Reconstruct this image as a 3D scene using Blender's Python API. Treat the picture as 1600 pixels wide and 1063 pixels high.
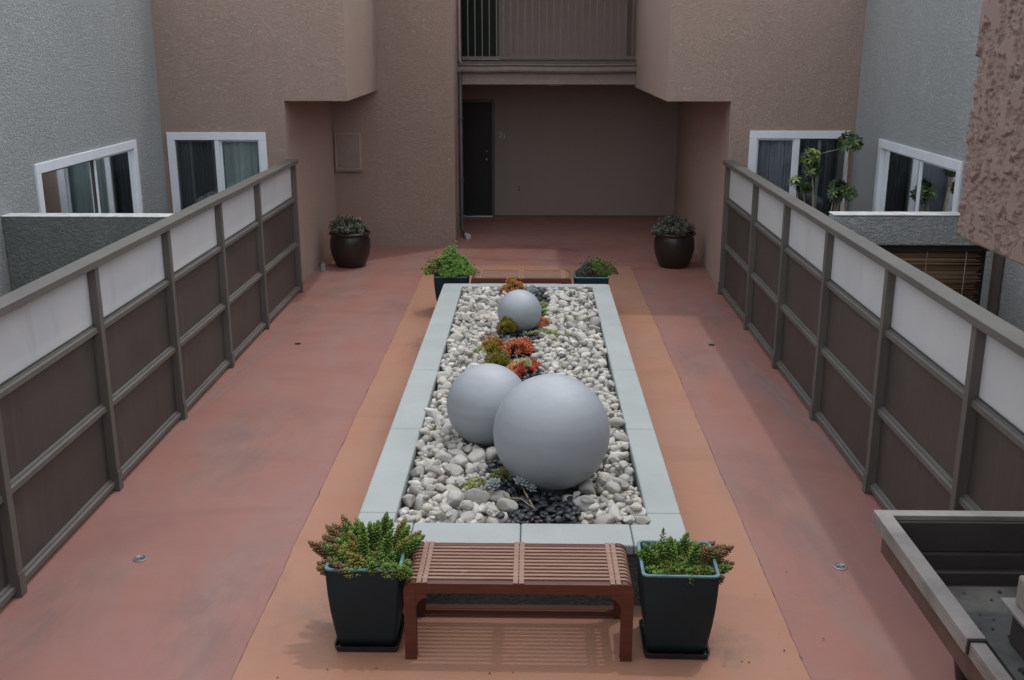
import bpy, bmesh, math, random
import numpy as np
from mathutils import Vector, Matrix, noise

# ------------------------------------------------------------------ camera, world, sun, exposure
for o in list(bpy.data.objects): bpy.data.objects.remove(o)
S = bpy.context.scene
C = S.collection
cam_d = bpy.data.cameras.new('camera'); cam = bpy.data.objects.new('camera', cam_d); C.objects.link(cam)
cam.location = (0, 0, 3.1)
cam.rotation_euler = (math.radians(90 - 15.862), 0, math.radians(1.109))
cam_d.sensor_width = 36; cam_d.lens = 36.9; cam_d.clip_start = 0.05; cam_d.clip_end = 500
S.camera = cam

SUN_TO = Vector((0.25, 0.24, 1.0)).normalized()
elev = math.asin(SUN_TO.z); az = math.atan2(SUN_TO.x, SUN_TO.y)
W = bpy.data.worlds.new('World'); S.world = W; W.use_nodes = True
wt = W.node_tree; bg = wt.nodes['Background']
sky = wt.nodes.new('ShaderNodeTexSky'); sky.sky_type = 'NISHITA'; sky.sun_disc = False
sky.sun_elevation = elev; sky.sun_rotation = az; sky.air_density = 1.0; sky.dust_density = 1.0
hs = wt.nodes.new('ShaderNodeHueSaturation'); hs.inputs['Saturation'].default_value = 0.34
wt.links.new(sky.outputs[0], hs.inputs['Color']); 
veil = wt.nodes.new('ShaderNodeMix'); veil.data_type = 'RGBA'; veil.blend_type = 'ADD'; veil.inputs[0].default_value = 1.0   # even overcast layer over the clear sky
veil.inputs[7].default_value = (3.85, 4.05, 4.2, 1); wt.links.new(hs.outputs[0], veil.inputs[6]); wt.links.new(veil.outputs[2], bg.inputs[0])
bg.inputs[1].default_value = 0.15
sl = bpy.data.lights.new('sun', 'SUN'); sl.energy = 0.65; sl.angle = math.radians(1.6); sl.color = (1.0, 0.96, 0.9)
so = bpy.data.objects.new('sun', sl); C.objects.link(so); so.location = (3, 3, 12)
so.rotation_euler = SUN_TO.to_track_quat('Z', 'Y').to_euler()
S.view_settings.view_transform = 'Standard'; S.view_settings.look = 'None'
S.view_settings.exposure = 0.22; S.view_settings.gamma = 1
S.render.engine = 'CYCLES'

R = random.Random(7)

# ------------------------------------------------------------------ materials
def mk(name):
    m = bpy.data.materials.new(name); m.use_nodes = True
    nt = m.node_tree; b = nt.nodes['Principled BSDF']
    return m, nt, b
def N(nt, t, **k):
    n = nt.nodes.new(t)
    for a, v in k.items():
        if a.startswith('i_'):
            key = a[2:]
            key = int(key) if key.isdigit() else key.replace('_', ' ')
            n.inputs[key].default_value = v
        else: setattr(n, a, v)
    return n
def coord(nt, scale=(1, 1, 1), gen='Object', rot=(0, 0, 0)):
    tc = N(nt, 'ShaderNodeTexCoord'); mp = N(nt, 'ShaderNodeMapping')
    mp.inputs['Scale'].default_value = scale; mp.inputs['Rotation'].default_value = rot
    nt.links.new(tc.outputs[gen], mp.inputs[0]); return mp.outputs[0]
def noise_t(nt, vec, scale, detail=4, rough=.55, dist=0):
    n = N(nt, 'ShaderNodeTexNoise', i_Scale=scale, i_Detail=detail, i_Roughness=rough, i_Distortion=dist)
    nt.links.new(vec, n.inputs['Vector']); return n.outputs['Fac']
def ramp(nt, fac, stops, interp='LINEAR'):
    r = N(nt, 'ShaderNodeValToRGB'); cr = r.color_ramp; cr.interpolation = interp
    while len(cr.elements) < len(stops): cr.elements.new(.5)
    for e, (p, c) in zip(cr.elements, stops):
        e.position = p; e.color = (c, c, c, 1) if isinstance(c, (int, float)) else (*c, 1)
    nt.links.new(fac, r.inputs[0]); return r.outputs[0]
def mix(nt, fac, a, b, mode='MIX'):
    m = N(nt, 'ShaderNodeMix', data_type='RGBA', blend_type=mode)
    for s, v in ((0, fac), (6, a), (7, b)):
        if hasattr(v, 'links'): nt.links.new(v, m.inputs[s])
        elif isinstance(v, (int, float)): m.inputs[s].default_value = v
        else: m.inputs[s].default_value = (*v, 1)
    return m.outputs[2]
def math_n(nt, op, a, b=0.0):
    m = N(nt, 'ShaderNodeMath', operation=op)
    for s, v in ((0, a), (1, b)):
        if hasattr(v, 'links'): nt.links.new(v, m.inputs[s])
        else: m.inputs[s].default_value = v
    return m.outputs[0]
def bump(nt, b, h, strength=.5, dist=.01, prev=None):
    n = N(nt, 'ShaderNodeBump', i_Strength=strength, i_Distance=dist)
    nt.links.new(h, n.inputs['Height'])
    if prev: nt.links.new(prev, n.inputs['Normal'])
    nt.links.new(n.outputs[0], b.inputs['Normal']); return n.outputs[0]
def sh(c, k): return tuple(min(1, v * k) for v in c)

def simple(name, col, rough=.6, var=.12, vs=6, bs=0, bscale=40, metal=0, spec=.5, coat=0):
    m, nt, b = mk(name); v = coord(nt)
    n = noise_t(nt, v, vs, 5, .6)
    nt.links.new(ramp(nt, n, [(.3, sh(col, 1 - var)), (.7, sh(col, 1 + var))]), b.inputs['Base Color'])
    b.inputs['Roughness'].default_value = rough; b.inputs['Metallic'].default_value = metal
    b.inputs['Specular IOR Level'].default_value = spec; b.inputs['Coat Weight'].default_value = coat
    if bs: bump(nt, b, noise_t(nt, v, bscale, 4), bs, .004)
    return m

def stucco(name, col, tint, sc=(1, 1, 2.4), fine=33, amp=.030, strength=1.0, seed=0):
    """lace / dash stucco: plateaus with raised torn edges, finer grain between"""
    m, nt, b = mk(name); v = coord(nt, sc)
    a = noise_t(nt, v, fine, 3, .6, 1.4)
    plate = ramp(nt, a, [(.28, 0), (.44, .3), (.58, .9), (.75, 1)])
    g = noise_t(nt, v, fine * 5, 3, .7, .3)
    h = mix(nt, .38, plate, g)
    bump(nt, b, h, strength, amp)
    v2 = coord(nt, (1, 1, .45))
    big = noise_t(nt, v2, .9, 4, .6)
    c1 = mix(nt, ramp(nt, big, [(.33, 0), (.68, 1)]), col, tint)
    streak = noise_t(nt, coord(nt, (5, 5, .25)), 1.3, 4, .6)
    c2 = mix(nt, ramp(nt, streak, [(.42, 0), (.72, .16)]), c1, sh(col, .72))
    c3 = mix(nt, .18, c2, mix(nt, plate, sh(col, .90), sh(col, 1.03)))
    nt.links.new(c3, b.inputs['Base Color'])
    b.inputs['Roughness'].default_value = .88; b.inputs['Specular IOR Level'].default_value = .25
    return m

BROWN = (.59, .440, .350); BROWN_T = (.585, .415, .36)
GREY = (.455, .47, .465); GREY_T = (.405, .425, .42)
M = {}
M['brown'] = stucco('brown_stucco', BROWN, BROWN_T)
M['brown_fine'] = stucco('brown_stucco_fine', BROWN, BROWN_T, fine=36, amp=.020, strength=.9)
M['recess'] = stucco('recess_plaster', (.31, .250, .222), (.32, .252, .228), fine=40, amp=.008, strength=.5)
M['grey'] = stucco('grey_stucco', GREY, GREY_T, sc=(1, 1, 1.5), fine=24, amp=.028, strength=1.0)
M['grey_dark'] = stucco('dark_grey_stucco', (.20, .215, .205), (.15, .175, .155), sc=(1, 1, 1.4), fine=18, amp=.02)
M['trim'] = simple('gallery_trim_paint', (.25, .195, .170), .55, .12, 9, .3, 60)
M['trim_dark'] = simple('dark_trim_paint', (.10, .078, .07), .5, .15, 9)
M['door'] = simple('dark_door_paint', (.010, .008, .007), .6, .15, 5)
M['jamb'] = simple('door_jamb_paint', (.075, .07, .066), .5, .1, 8)
M['white'] = simple('white_vinyl', (.70, .73, .77), .4, .05, 5)
M['frame'] = simple('fence_frame_paint', (.118, .112, .100), .5, .24, 4, .35, 90)
M['panel'] = simple('fence_dark_panel', (.056, .048, .042), .5, .28, 1.6, .15, 50)
def weathered(name, col, dirt, rough):
    m, nt, b = mk(name)
    c = ramp(nt, noise_t(nt, coord(nt), 1.6, 5, .6), [(.3, sh(col, .84)), (.7, sh(col, 1.14))])
    c = mix(nt, ramp(nt, noise_t(nt, coord(nt, (9, 9, .7)), 1.5, 6, .7, .3), [(.50, 0), (.74, .55)]), c, dirt)
    c = mix(nt, ramp(nt, noise_t(nt, coord(nt, (1, 1, 1)), 26, 6, .75), [(.64, 0), (.70, .5)]), c, sh(col, 1.5))
    nt.links.new(c, b.inputs['Base Color']); b.inputs['Roughness'].default_value = rough
    bump(nt, b, noise_t(nt, coord(nt, (6, 6, 1)), 30, 5, .7), .3, .003); return m
M['panel'] = weathered('fence_dark_panel', (.058, .052, .046), (.088, .082, .075), .5)
M['frame'] = weathered('fence_frame_paint', (.118, .112, .100), (.075, .068, .060), .55)
M['metal'] = simple('brushed_metal', (.5, .5, .5), .35, .1, 8, metal=.9)
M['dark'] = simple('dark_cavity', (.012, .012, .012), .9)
M['black_pot'] = simple('dark_glazed_pot', (.018, .014, .012), .38, .3, 6, .12, 25)
M['teal'] = simple('teal_rim_glaze', (.085, .20, .21), .35, .15, 6, coat=.3)
M['pot'] = simple('slate_pot_glaze', (.005, .021, .029), .5, .2, 5, .1, 40, spec=.35)
M['saucer'] = simple('saucer_plastic', (.02, .02, .02), .6, .3, 8)
M['soil'] = simple('potting_soil', (.03, .022, .016), .95, .4, 30, 1, 60)
M['bark'] = simple('plant_stem', (.16, .12, .085), .8, .25, 20, .5, 60)
M['twig'] = simple('dry_stem', (.33, .26, .18), .8, .2, 20, .5, 60)
M['plate'] = simple('switch_plate', (.28, .28, .28), .4, .05)
M['dial'] = simple('dull_paint_numeral', (.55, .53, .52), .5, .05)
M['coping_white'] = simple('white_cap_paint', (.50, .51, .50), .6, .25, 12, .6, 40)
M['lampglass'] = simple('lamp_diffuser', (.5, .5, .46), .4, .05)

# bluish-white frosted fence panel with faint mottling
m, nt, b = mk('frosted_panel'); v = coord(nt)
f = ramp(nt, noise_t(nt, v, 1.1, 4, .6), [(.3, (.49, .52, .53)), (.7, (.59, .59, .59))])
f = mix(nt, ramp(nt, noise_t(nt, coord(nt, (2, 2, .8)), 1.7, 5, .6, .5), [(.60, 0), (.75, .35)]), f, (.30, .30, .29))
nt.links.new(f, b.inputs['Base Color']); b.inputs['Roughness'].default_value = .5
M['frost'] = m

# painted concrete floor
def floor_mat(name, base, alt, stain, grit):
    m, nt, b = mk(name); v = coord(nt)
    big = noise_t(nt, v, .55, 5, .6, .4)
    c = mix(nt, ramp(nt, big, [(.35, 0), (.65, 1)]), base, alt)
    v2 = coord(nt, (1.6, .35, 1))
    c = mix(nt, ramp(nt, noise_t(nt, v2, 1.6, 6, .62, .6), [(.46, 0), (.66, .72)]), c, stain)
    c = mix(nt, ramp(nt, noise_t(nt, v, 3.1, 8, .7, 1.2), [(.60, 0), (.70, .5)]), c, sh(stain, 1.18))
    c = mix(nt, ramp(nt, noise_t(nt, coord(nt, (.5, 1.4, 1)), 1.1, 5, .65, .8), [(.50, 0), (.66, .5)]), c, sh(alt, .74))
    c = mix(nt, ramp(nt, noise_t(nt, v, 7, 6, .7), [(.30, .35), (.45, 0)]), c, sh(base, .78))
    sp = N(nt, 'ShaderNodeTexVoronoi', i_Scale=9.0, i_Randomness=1.0); nt.links.new(v, sp.inputs['Vector'])
    keep = noise_t(nt, v, 2.3, 2)
    dots = math_n(nt, 'MULTIPLY', ramp(nt, sp.outputs['Distance'], [(.035, 1), (.06, 0)]), ramp(nt, keep, [(.56, 0), (.6, 1)]))
    c = mix(nt, math_n(nt, 'MULTIPLY', dots, .6), c, grit)
    c = mix(nt, .38, c, mix(nt, noise_t(nt, v, 110, 5, .8), sh(base, .7), sh(base, 1.3)))
    nt.links.new(c, b.inputs['Base Color'])
    rr = ramp(nt, noise_t(nt, v, 2.2, 4), [(.3, .42), (.7, .7)])
    nt.links.new(rr, b.inputs['Roughness']); b.inputs['Specular IOR Level'].default_value = .35
    h = mix(nt, .4, noise_t(nt, v, 55, 5, .7), noise_t(nt, v, 5, 3))
    bump(nt, b, h, .35, .004)
    return m
M['floor'] = floor_mat('red_painted_concrete', (.320, .146, .112), (.285, .146, .138), (.250, .185, .172), (.06, .04, .03))
M['strip'] = floor_mat('ochre_painted_concrete', (.395, .190, .118), (.370, .198, .135), (.33, .205, .162), (.08, .05, .03))

# precast coping concrete, pale grey-green
m, nt, b = mk('coping_concrete'); v = coord(nt)
c = ramp(nt, noise_t(nt, v, 2.2, 5, .6), [(.3, (.320, .352, .342)), (.7, (.385, .410, .400))])
c = mix(nt, ramp(nt, noise_t(nt, v, 14, 6, .7), [(.58, 0), (.75, .35)]), c, (.31, .325, .31))
c = mix(nt, ramp(nt, noise_t(nt, coord(nt, (2, .5, 1)), 3, 6, .7, 1), [(.6, 0), (.72, .3)]), c, (.50, .51, .49))
nt.links.new(c, b.inputs['Base Color']); b.inputs['Roughness'].default_value = .7
c = mix(nt, ramp(nt, noise_t(nt, v, 130, 3, .7), [(.62, 0), (.68, .35)]), c, (.22, .23, .22)); nt.links.new(c, b.inputs['Base Color'])
bump(nt, b, noise_t(nt, v, 60, 6, .75), .35, .004)
M['coping'] = m

# spheres: grey fibre-cement with faint turned bands
m, nt, b = mk('sphere_cement'); v = coord(nt, (1, 1, 9))
c = ramp(nt, noise_t(nt, v, 2.4, 5, .6), [(.35, (.310, .336, .366)), (.65, (.345, .372, .402))])
c = mix(nt, ramp(nt, noise_t(nt, coord(nt), 9, 6, .7, .5), [(.56, 0), (.72, .38)]), c, (.25, .262, .275))
c = mix(nt, ramp(nt, noise_t(nt, coord(nt, (5, 5, .8)), 4, 6, .7, .4), [(.60, 0), (.72, .3)]), c, (.44, .46, .48))
nt.links.new(c, b.inputs['Base Color']); b.inputs['Roughness'].default_value = .62; b.inputs['Coat Weight'].default_value = .9; b.inputs['Coat Roughness'].default_value = .55; b.inputs['Coat IOR'].default_value = 1.6
bump(nt, b, noise_t(nt, coord(nt, (1, 1, 14)), 5, 4), .10, .004)
M['sphere'] = m

# wood for bench (grain along local X)
m, nt, b = mk('oiled_teak'); v = coord(nt, (.8, 9, 9))
c = ramp(nt, noise_t(nt, v, 6, 6, .65, .6), [(.3, (.075, .019, .011)), (.55, (.11, .030, .017)), (.75, (.15, .050, .030))])
nt.links.new(c, b.inputs['Base Color']); b.inputs['Roughness'].default_value = .45
bump(nt, b, noise_t(nt, v, 14, 5), .25, .002); M['teak'] = m
m, nt, b = mk('weathered_teak'); v = coord(nt, (.8, 9, 9))
c = ramp(nt, noise_t(nt, v, 6, 6, .65, .6), [(.3, (.21, .108, .072)), (.55, (.30, .165, .115)), (.75, (.38, .235, .17))])
c = mix(nt, ramp(nt, noise_t(nt, coord(nt, (1, 3, 3)), 9, 6, .7, .8), [(.66, 0), (.71, .6)]), c, (.60, .56, .52))
nt.links.new(c, b.inputs['Base Color']); b.inputs['Roughness'].default_value = .45
bump(nt, b, noise_t(nt, v, 14, 5), .25, .002); M['teak_top'] = m

# stones; colour differs per stone, in one mesh or many
def stone_mat(name, cols, rough, mott, bs=.6):
    m, nt, b = mk(name); v = coord(nt)
    gi = N(nt, 'ShaderNodeNewGeometry'); oi = N(nt, 'ShaderNodeObjectInfo')
    r = math_n(nt, 'FRACT', math_n(nt, 'ADD', gi.outputs['Random Per Island'], oi.outputs['Random']))
    c = ramp(nt, r, [(i / (len(cols) - 1), q) for i, q in enumerate(cols)])
    c = mix(nt, ramp(nt, noise_t(nt, v, 22, 6, .7, .7), [(.45, 0), (.68, mott)]), c, sh(cols[0], .62))
    c = mix(nt, ramp(nt, noise_t(nt, v, 60, 4, .7), [(.5, 0), (.7, .35)]), c, sh(cols[-1], 1.1))
    nt.links.new(c, b.inputs['Base Color']); b.inputs['Roughness'].default_value = rough
    bump(nt, b, noise_t(nt, v, 45, 6, .75), bs, .006); return m
M['stone'] = stone_mat('pale_river_stone', [(.36, .34, .31), (.66, .63, .57), (.50, .47, .41), (.72, .70, .65), (.42, .40, .38), (.60, .54, .44), (.75, .73, .68), (.36, .34, .31), (.60, .58, .54)], .8, .7)
M['pebble'] = stone_mat('black_pebble', [(.020, .022, .027), (.035, .038, .047), (.028, .029, .034), (.055, .055, .062)], .38, .2, .15)
M['pebble_bed'] = simple('bed_grit', (.09, .085, .08), .95, .4, 30, 1, 60)

def leaf_mat(name, cols, rough=.45, trans=.12):
    m, nt, b = mk(name)
    gi = N(nt, 'ShaderNodeNewGeometry')
    c = ramp(nt, gi.outputs['Random Per Island'], [(i / (len(cols) - 1), q) for i, q in enumerate(cols)])
    nz = noise_t(nt, coord(nt), 9, 3)
    c = mix(nt, ramp(nt, nz, [(.4, 0), (.65, .4)]), c, cols[0])
    nt.links.new(c, b.inputs['Base Color']); b.inputs['Roughness'].default_value = rough
    b.inputs['Subsurface Weight'].default_value = trans
    b.inputs['Subsurface Radius'].default_value = (.01, .01, .004); b.inputs['Subsurface Scale'].default_value = .5
    return m
M['lf_green'] = leaf_mat('sedum_leaf_green', [(.055, .12, .020), (.12, .22, .030), (.22, .33, .045)])
M['lf_olive'] = leaf_mat('sedum_leaf_olive', [(.15, .13, .030), (.26, .22, .045), (.21, .26, .04)])
M['lf_rust'] = leaf_mat('sedum_leaf_rust', [(.14, .070, .035), (.22, .13, .050), (.17, .15, .04)])
M['lf_lime'] = leaf_mat('sedum_leaf_lime', [(.14, .28, .045), (.21, .39, .07), (.12, .24, .045)])
M['lf_orange'] = leaf_mat('succulent_orange', [(.50, .085, .025), (.62, .17, .05), (.58, .30, .14), (.42, .06, .03), (.50, .28, .06)])
M['lf_gold'] = leaf_mat('succulent_gold', [(.40, .17, .02), (.48, .24, .03), (.36, .22, .03)])
M['lf_mustard'] = leaf_mat('succulent_mustard', [(.19, .18, .015), (.25, .23, .02), (.30, .24, .03)])
M['lf_red'] = leaf_mat('succulent_red', [(.50, .04, .03), (.62, .10, .05), (.42, .30, .12)])
M['lf_cream'] = leaf_mat('succulent_cream_green', [(.42, .42, .20), (.35, .40, .16), (.50, .48, .26)])
M['lf_pink'] = leaf_mat('succulent_pink', [(.40, .16, .14), (.48, .24, .20), (.35, .30, .22)])
M['lf_pale'] = leaf_mat('succulent_pale_green', [(.30, .36, .16), (.42, .45, .22), (.24, .30, .10)])
M['lf_glauc'] = leaf_mat('succulent_glaucous', [(.25, .29, .29), (.31, .34, .35), (.20, .24, .24)])
M['lf_jade'] = leaf_mat('jade_leaf', [(.070, .095, .065), (.11, .14, .10), (.15, .16, .12), (.12, .09, .08)])
M['lf_schef'] = leaf_mat('umbrella_plant_leaf', [(.015, .042, .013), (.03, .065, .02), (.05, .10, .03), (.20, .24, .07)], .35)
M['lf_yel'] = leaf_mat('umbrella_plant_pale_leaf', [(.20, .26, .05), (.30, .34, .08), (.08, .14, .03)], .35)

# glass, curtains
m, nt, b = mk('window_glass')
nt.nodes.remove(b); out = nt.nodes['Material Output']
gl = N(nt, 'ShaderNodeBsdfGlossy', i_Roughness=.03); gl.inputs['Color'].default_value = (.9, .95, .95, 1)
tr = N(nt, 'ShaderNodeBsdfTransparent'); tr.inputs['Color'].default_value = (.90, .93, .93, 1)
fr = N(nt, 'ShaderNodeFresnel', i_IOR=1.5); ms = N(nt, 'ShaderNodeMixShader')
nt.links.new(fr.outputs[0], ms.inputs[0]); nt.links.new(tr.outputs[0], ms.inputs[1]); nt.links.new(gl.outputs[0], ms.inputs[2])
nt.links.new(ms.outputs[0], out.inputs[0]); M['glass'] = m
M['blind'] = simple('vertical_blind', (.50, .56, .55), .7, .08, 3)
M['curtain_grey'] = simple('mauve_grey_curtain', (.40, .39, .45), .85, .08, 3)
M['curtain_dark'] = simple('insect_screen_dark', (.085, .087, .098), .7, .2, 3)

# bamboo screen: cane rows
m, nt, b = mk('bamboo_cane'); v = coord(nt)
gi = N(nt, 'ShaderNodeNewGeometry')
c = ramp(nt, gi.outputs['Random Per Island'], [(0, (.12, .07, .035)), (.4, (.22, .135, .07)), (.8, (.30, .20, .11)), (1, (.42, .33, .22))])
nt.links.new(c, b.inputs['Base Color']); b.inputs['Roughness'].default_value = .5; M['bamboo'] = m
M['cord'] = simple('screen_cord', (.45, .38, .28), .8)
M['tray_cap'] = simple('parapet_cap_paint', (.235, .21, .195), .6, .3, 5, .3, 60)
M['tray_wall'] = simple('parapet_inner_felt', (.055, .045, .043), .8, .3, 4, .6, 30)
M['tray_side'] = simple('parapet_red_brown_side', (.11, .058, .045), .7, .25, 10, .4, 50)
M['tray_floor'] = simple('roof_deck_cement', (.075, .074, .070), .8, .7, 3.5, .6, 30)
M['debris'] = simple('dry_leaf_debris', (.05, .03, .02), .9, .4, 30)
M['box_paint'] = stucco('vent_box_render', (.33, .29, .25), (.28, .245, .22), fine=50, amp=.004, strength=.5)

# ------------------------------------------------------------------ mesh helpers
class MB:
    def __init__(s): s.v = []; s.f = []; s.m = []; s.mi = 0
    def add(s, vs, fs):
        o = len(s.v); s.v += [tuple(p) for p in vs]
        s.f += [tuple(i + o for i in q) for q in fs]; s.m += [s.mi] * len(fs); return s
    def box(s, x0, x1, y0, y1, z0, z1):
        x0, x1 = sorted((x0, x1)); y0, y1 = sorted((y0, y1)); z0, z1 = sorted((z0, z1))
        return s.add([(x0,y0,z0),(x1,y0,z0),(x1,y1,z0),(x0,y1,z0),(x0,y0,z1),(x1,y0,z1),(x1,y1,z1),(x0,y1,z1)],
                     [(0,3,2,1),(4,5,6,7),(0,1,5,4),(1,2,6,5),(2,3,7,6),(3,0,4,7)])
    def quad(s, a, b, c, d): return s.add([a, b, c, d], [(0, 1, 2, 3)])
    def prism(s, poly, z0, z1):       # polygon in xy, CCW
        n = len(poly)
        vs = [(x, y, z0) for x, y in poly] + [(x, y, z1) for x, y in poly]
        fs = [tuple(range(n))[::-1], tuple(range(n, 2 * n))] + [(i, (i + 1) % n, n + (i + 1) % n, n + i) for i in range(n)]
        return s.add(vs, fs)
    def tube(s, pts, r, n=8, cap=True):
        pts = [Vector(p) for p in pts]; rs = r if isinstance(r, (list, tuple)) else [r] * len(pts)
        vs = []; up = Vector((0, 0, 1)); prev = None
        for i, p in enumerate(pts):
            t = (pts[min(i + 1, len(pts) - 1)] - pts[max(i - 1, 0)]).normalized()
            if prev is None:
                a = t.cross(up);
                if a.length < .05: a = t.cross(Vector((1, 0, 0)))
                a.normalize()
            else: a = (prev - t * prev.dot(t)).normalized()
            prev = a; bb = t.cross(a)
            for k in range(n):
                an = 2 * math.pi * k / n
                vs.append(p + (a * math.cos(an) + bb * math.sin(an)) * rs[i])
        fs = []
        for i in range(len(pts) - 1):
            for k in range(n):
                fs.append((i*n+k, i*n+(k+1)%n, (i+1)*n+(k+1)%n, (i+1)*n+k))
        if cap: fs += [tuple(range(n))[::-1], tuple(range((len(pts)-1)*n, len(pts)*n))]
        return s.add(vs, fs)
    def lathe(s, prof, n=48, c=(0, 0, 0)):
        vs = []; fs = []
        for r, z in prof:
            for k in range(n):
                a = 2 * math.pi * k / n; vs.append((c[0] + r * math.cos(a), c[1] + r * math.sin(a), c[2] + z))
        for i in range(len(prof) - 1):
            for k in range(n): fs.append((i*n+k, i*n+(k+1)%n, (i+1)*n+(k+1)%n, (i+1)*n+k))
        return s.add(vs, fs)
    def leaf(s, p, d, up, L, w, t, sides=5, fat=.55):
        """a plump leaf: pointed solid with a wide ring"""
        p = Vector(p); d = Vector(d).normalized(); a = d.cross(Vector(up))
        if a.length < .01: a = d.cross(Vector((1, .2, .1)))
        a.normalize(); bb = d.cross(a)
        vs = [p]
        for fr, k in ((.25, .72), (fat, 1.0), (.85, .62)):
            for i in range(sides):
                an = 2 * math.pi * i / sides
                vs.append(p + d * (L * fr) + a * (math.cos(an) * w * k * .5) + bb * (math.sin(an) * t * k * .5))
        vs.append(p + d * L)
        n = sides; fs = [(0, 1 + (i + 1) % n, 1 + i) for i in range(n)]
        for r_ in (0, 1):
            fs += [(1+r_*n+i, 1+r_*n+(i+1)%n, 1+(r_+1)*n+(i+1)%n, 1+(r_+1)*n+i) for i in range(n)]
        e = 1 + 3 * n
        fs += [(1+2*n+i, 1+2*n+(i+1)%n, e) for i in range(n)]
        return s.add(vs, fs)
    def blade(s, p, d, up, L, w, fold=.15):
        """thin leaf blade, folded along its midrib"""
        p = Vector(p); d = Vector(d).normalized(); a = d.cross(Vector(up))
        if a.length < .01: a = d.cross(Vector((1, .2, .1)))
        a.normalize(); nn = a.cross(d).normalized()
        pts = []
        for fr, k in ((0, .08), (.3, .8), (.6, 1), (.85, .6), (1, .02)):
            c = p + d * (L * fr) - nn * (L * .22 * fr * fr)
            pts += [c + a * (w * .5 * k) + nn * (fold * w * k), c, c - a * (w * .5 * k) + nn * (fold * w * k)]
        fs = []
        for i in range(4):
            for j in (0, 1): fs.append((i*3+j, i*3+j+1, (i+1)*3+j+1, (i+1)*3+j))
        return s.add(pts, fs)
    def build(s, name, mat, parent=None, smooth=False, bevel=0, seg=2, loc=None, origin=None):
        me = bpy.data.meshes.new(name)
        v = s.v
        if origin is not None:
            ox, oy, oz = origin; v = [(a - ox, b_ - oy, c - oz) for a, b_, c in v]
        me.from_pydata(v, [], s.f); me.update()
        mats = mat if isinstance(mat, (list, tuple)) else [mat]
        for q in mats: me.materials.append(q)
        if len(mats) > 1: me.polygons.foreach_set('material_index', s.m)
        if smooth: me.polygons.foreach_set('use_smooth', [True] * len(me.polygons))
        o = bpy.data.objects.new(name, me); C.objects.link(o)
        if origin is not None: o.location = origin
        if loc is not None: o.location = loc
        if parent: o.parent = parent
        if bevel:
            md = o.modifiers.new('bevel', 'BEVEL'); md.width = bevel; md.segments = seg; md.limit_method = 'ANGLE'
            md.angle_limit = math.radians(40); md.harden_normals = False
        return o
def tag(o, label=None, cat=None, group=None, kind=None):
    if label: o['label'] = label
    if cat: o['category'] = cat
    if group: o['group'] = group
    if kind: o['kind'] = kind
    return o
def thing(name, label, cat, loc=(0, 0, 0), rz=0, group=None):
    o = bpy.data.objects.new(name, None); C.objects.link(o); o.empty_display_size = .1
    o.location = loc; o.rotation_euler = (0, 0, rz); return tag(o, label, cat, group)
def copy_tree(o, parent=None):
    c = o.copy(); C.objects.link(c); c.parent = parent
    for ch in list(o.children): copy_tree(ch, c)
    return c

# ------------------------------------------------------------------ ground
mb = MB(); mb.quad((-30, -30, 0), (30, -30, 0), (30, 30, 0), (-30, 30, 0))
tag(mb.build('floor', M['floor']), 'dull red painted concrete courtyard floor', 'floor', kind='structure')
def wob(y, s): return .010 * noise.noise(Vector((s, y * 1.7, 0))) + .007 * noise.noise(Vector((s, y * 9, 3)))
ys = [2.0 + i * .05 for i in range(257)]
poly = [(1.415 + wob(y, 1), y) for y in ys] + [(-1.505 + wob(y, 8), y) for y in ys[::-1]]
mb = MB(); vs = []; fs = []
for i, y in enumerate(ys): vs += [(-1.505 + wob(y, 8), y, .004), (1.415 + wob(y, 1), y, .004)]
for i in range(len(ys) - 1): fs.append((2*i, 2*i+1, 2*i+3, 2*i+2))
mb.add(vs, fs); tag(mb.build('painted_strip', M['strip']), 'ochre orange painted rectangle around the raised planter', 'floor', kind='structure')

for nm_, x0_, sd in (('floor_joint', 1.418, 1), ('floor_joint', -1.508, 8)):
    k = MB(); vs = []; fs = []
    for i, y in enumerate(ys):
        y2 = y; w_ = max(.0006, .0006 + .0035 * noise.noise(Vector((sd, y * 3, 5))) + .0035 * noise.noise(Vector((sd, y * 23, 9))))
        x_ = x0_ + wob(y, sd) + (.002 * noise.noise(Vector((sd, y * 31, 2))))
        vs += [(x_ - w_, y2, .0070), (x_ + w_, y2, .0070)]
    for i in range(len(ys) - 1): fs.append((2*i, 2*i+1, 2*i+3, 2*i+2))
    k.add(vs, fs); tag(k.build(nm_, simple('joint_dirt', (.12, .075, .06), .9, .3, 20)), 'dark dirty joint line along the edge of the ochre strip', 'joint', kind='structure')
def stain_mat(name, col, dens, sc):
    m, nt, b = mk(name); v = coord(nt)
    ln = N(nt, 'ShaderNodeVectorMath', operation='LENGTH'); nt.links.new(coord(nt), ln.inputs[0])
    fall = ramp(nt, ln.outputs['Value'], [(.25, 1), (.98, 0)])
    ns = ramp(nt, noise_t(nt, v, sc, 8, .7, .35), [(.40, 0), (.70, dens)])
    a = math_n(nt, 'MULTIPLY', fall, ns); b.inputs['Base Color'].default_value = (*col, 1); b.inputs['Roughness'].default_value = .85
    nt.links.new(a, b.inputs['Alpha']); return m
SM = [stain_mat('pale_dust_stain', (.34, .29, .275), .40, 2.4), stain_mat('dark_damp_stain', (.15, .075, .058), .38, 2.6), stain_mat('grey_wear_stain', (.25, .215, .205), .36, 1.9)]
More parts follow.
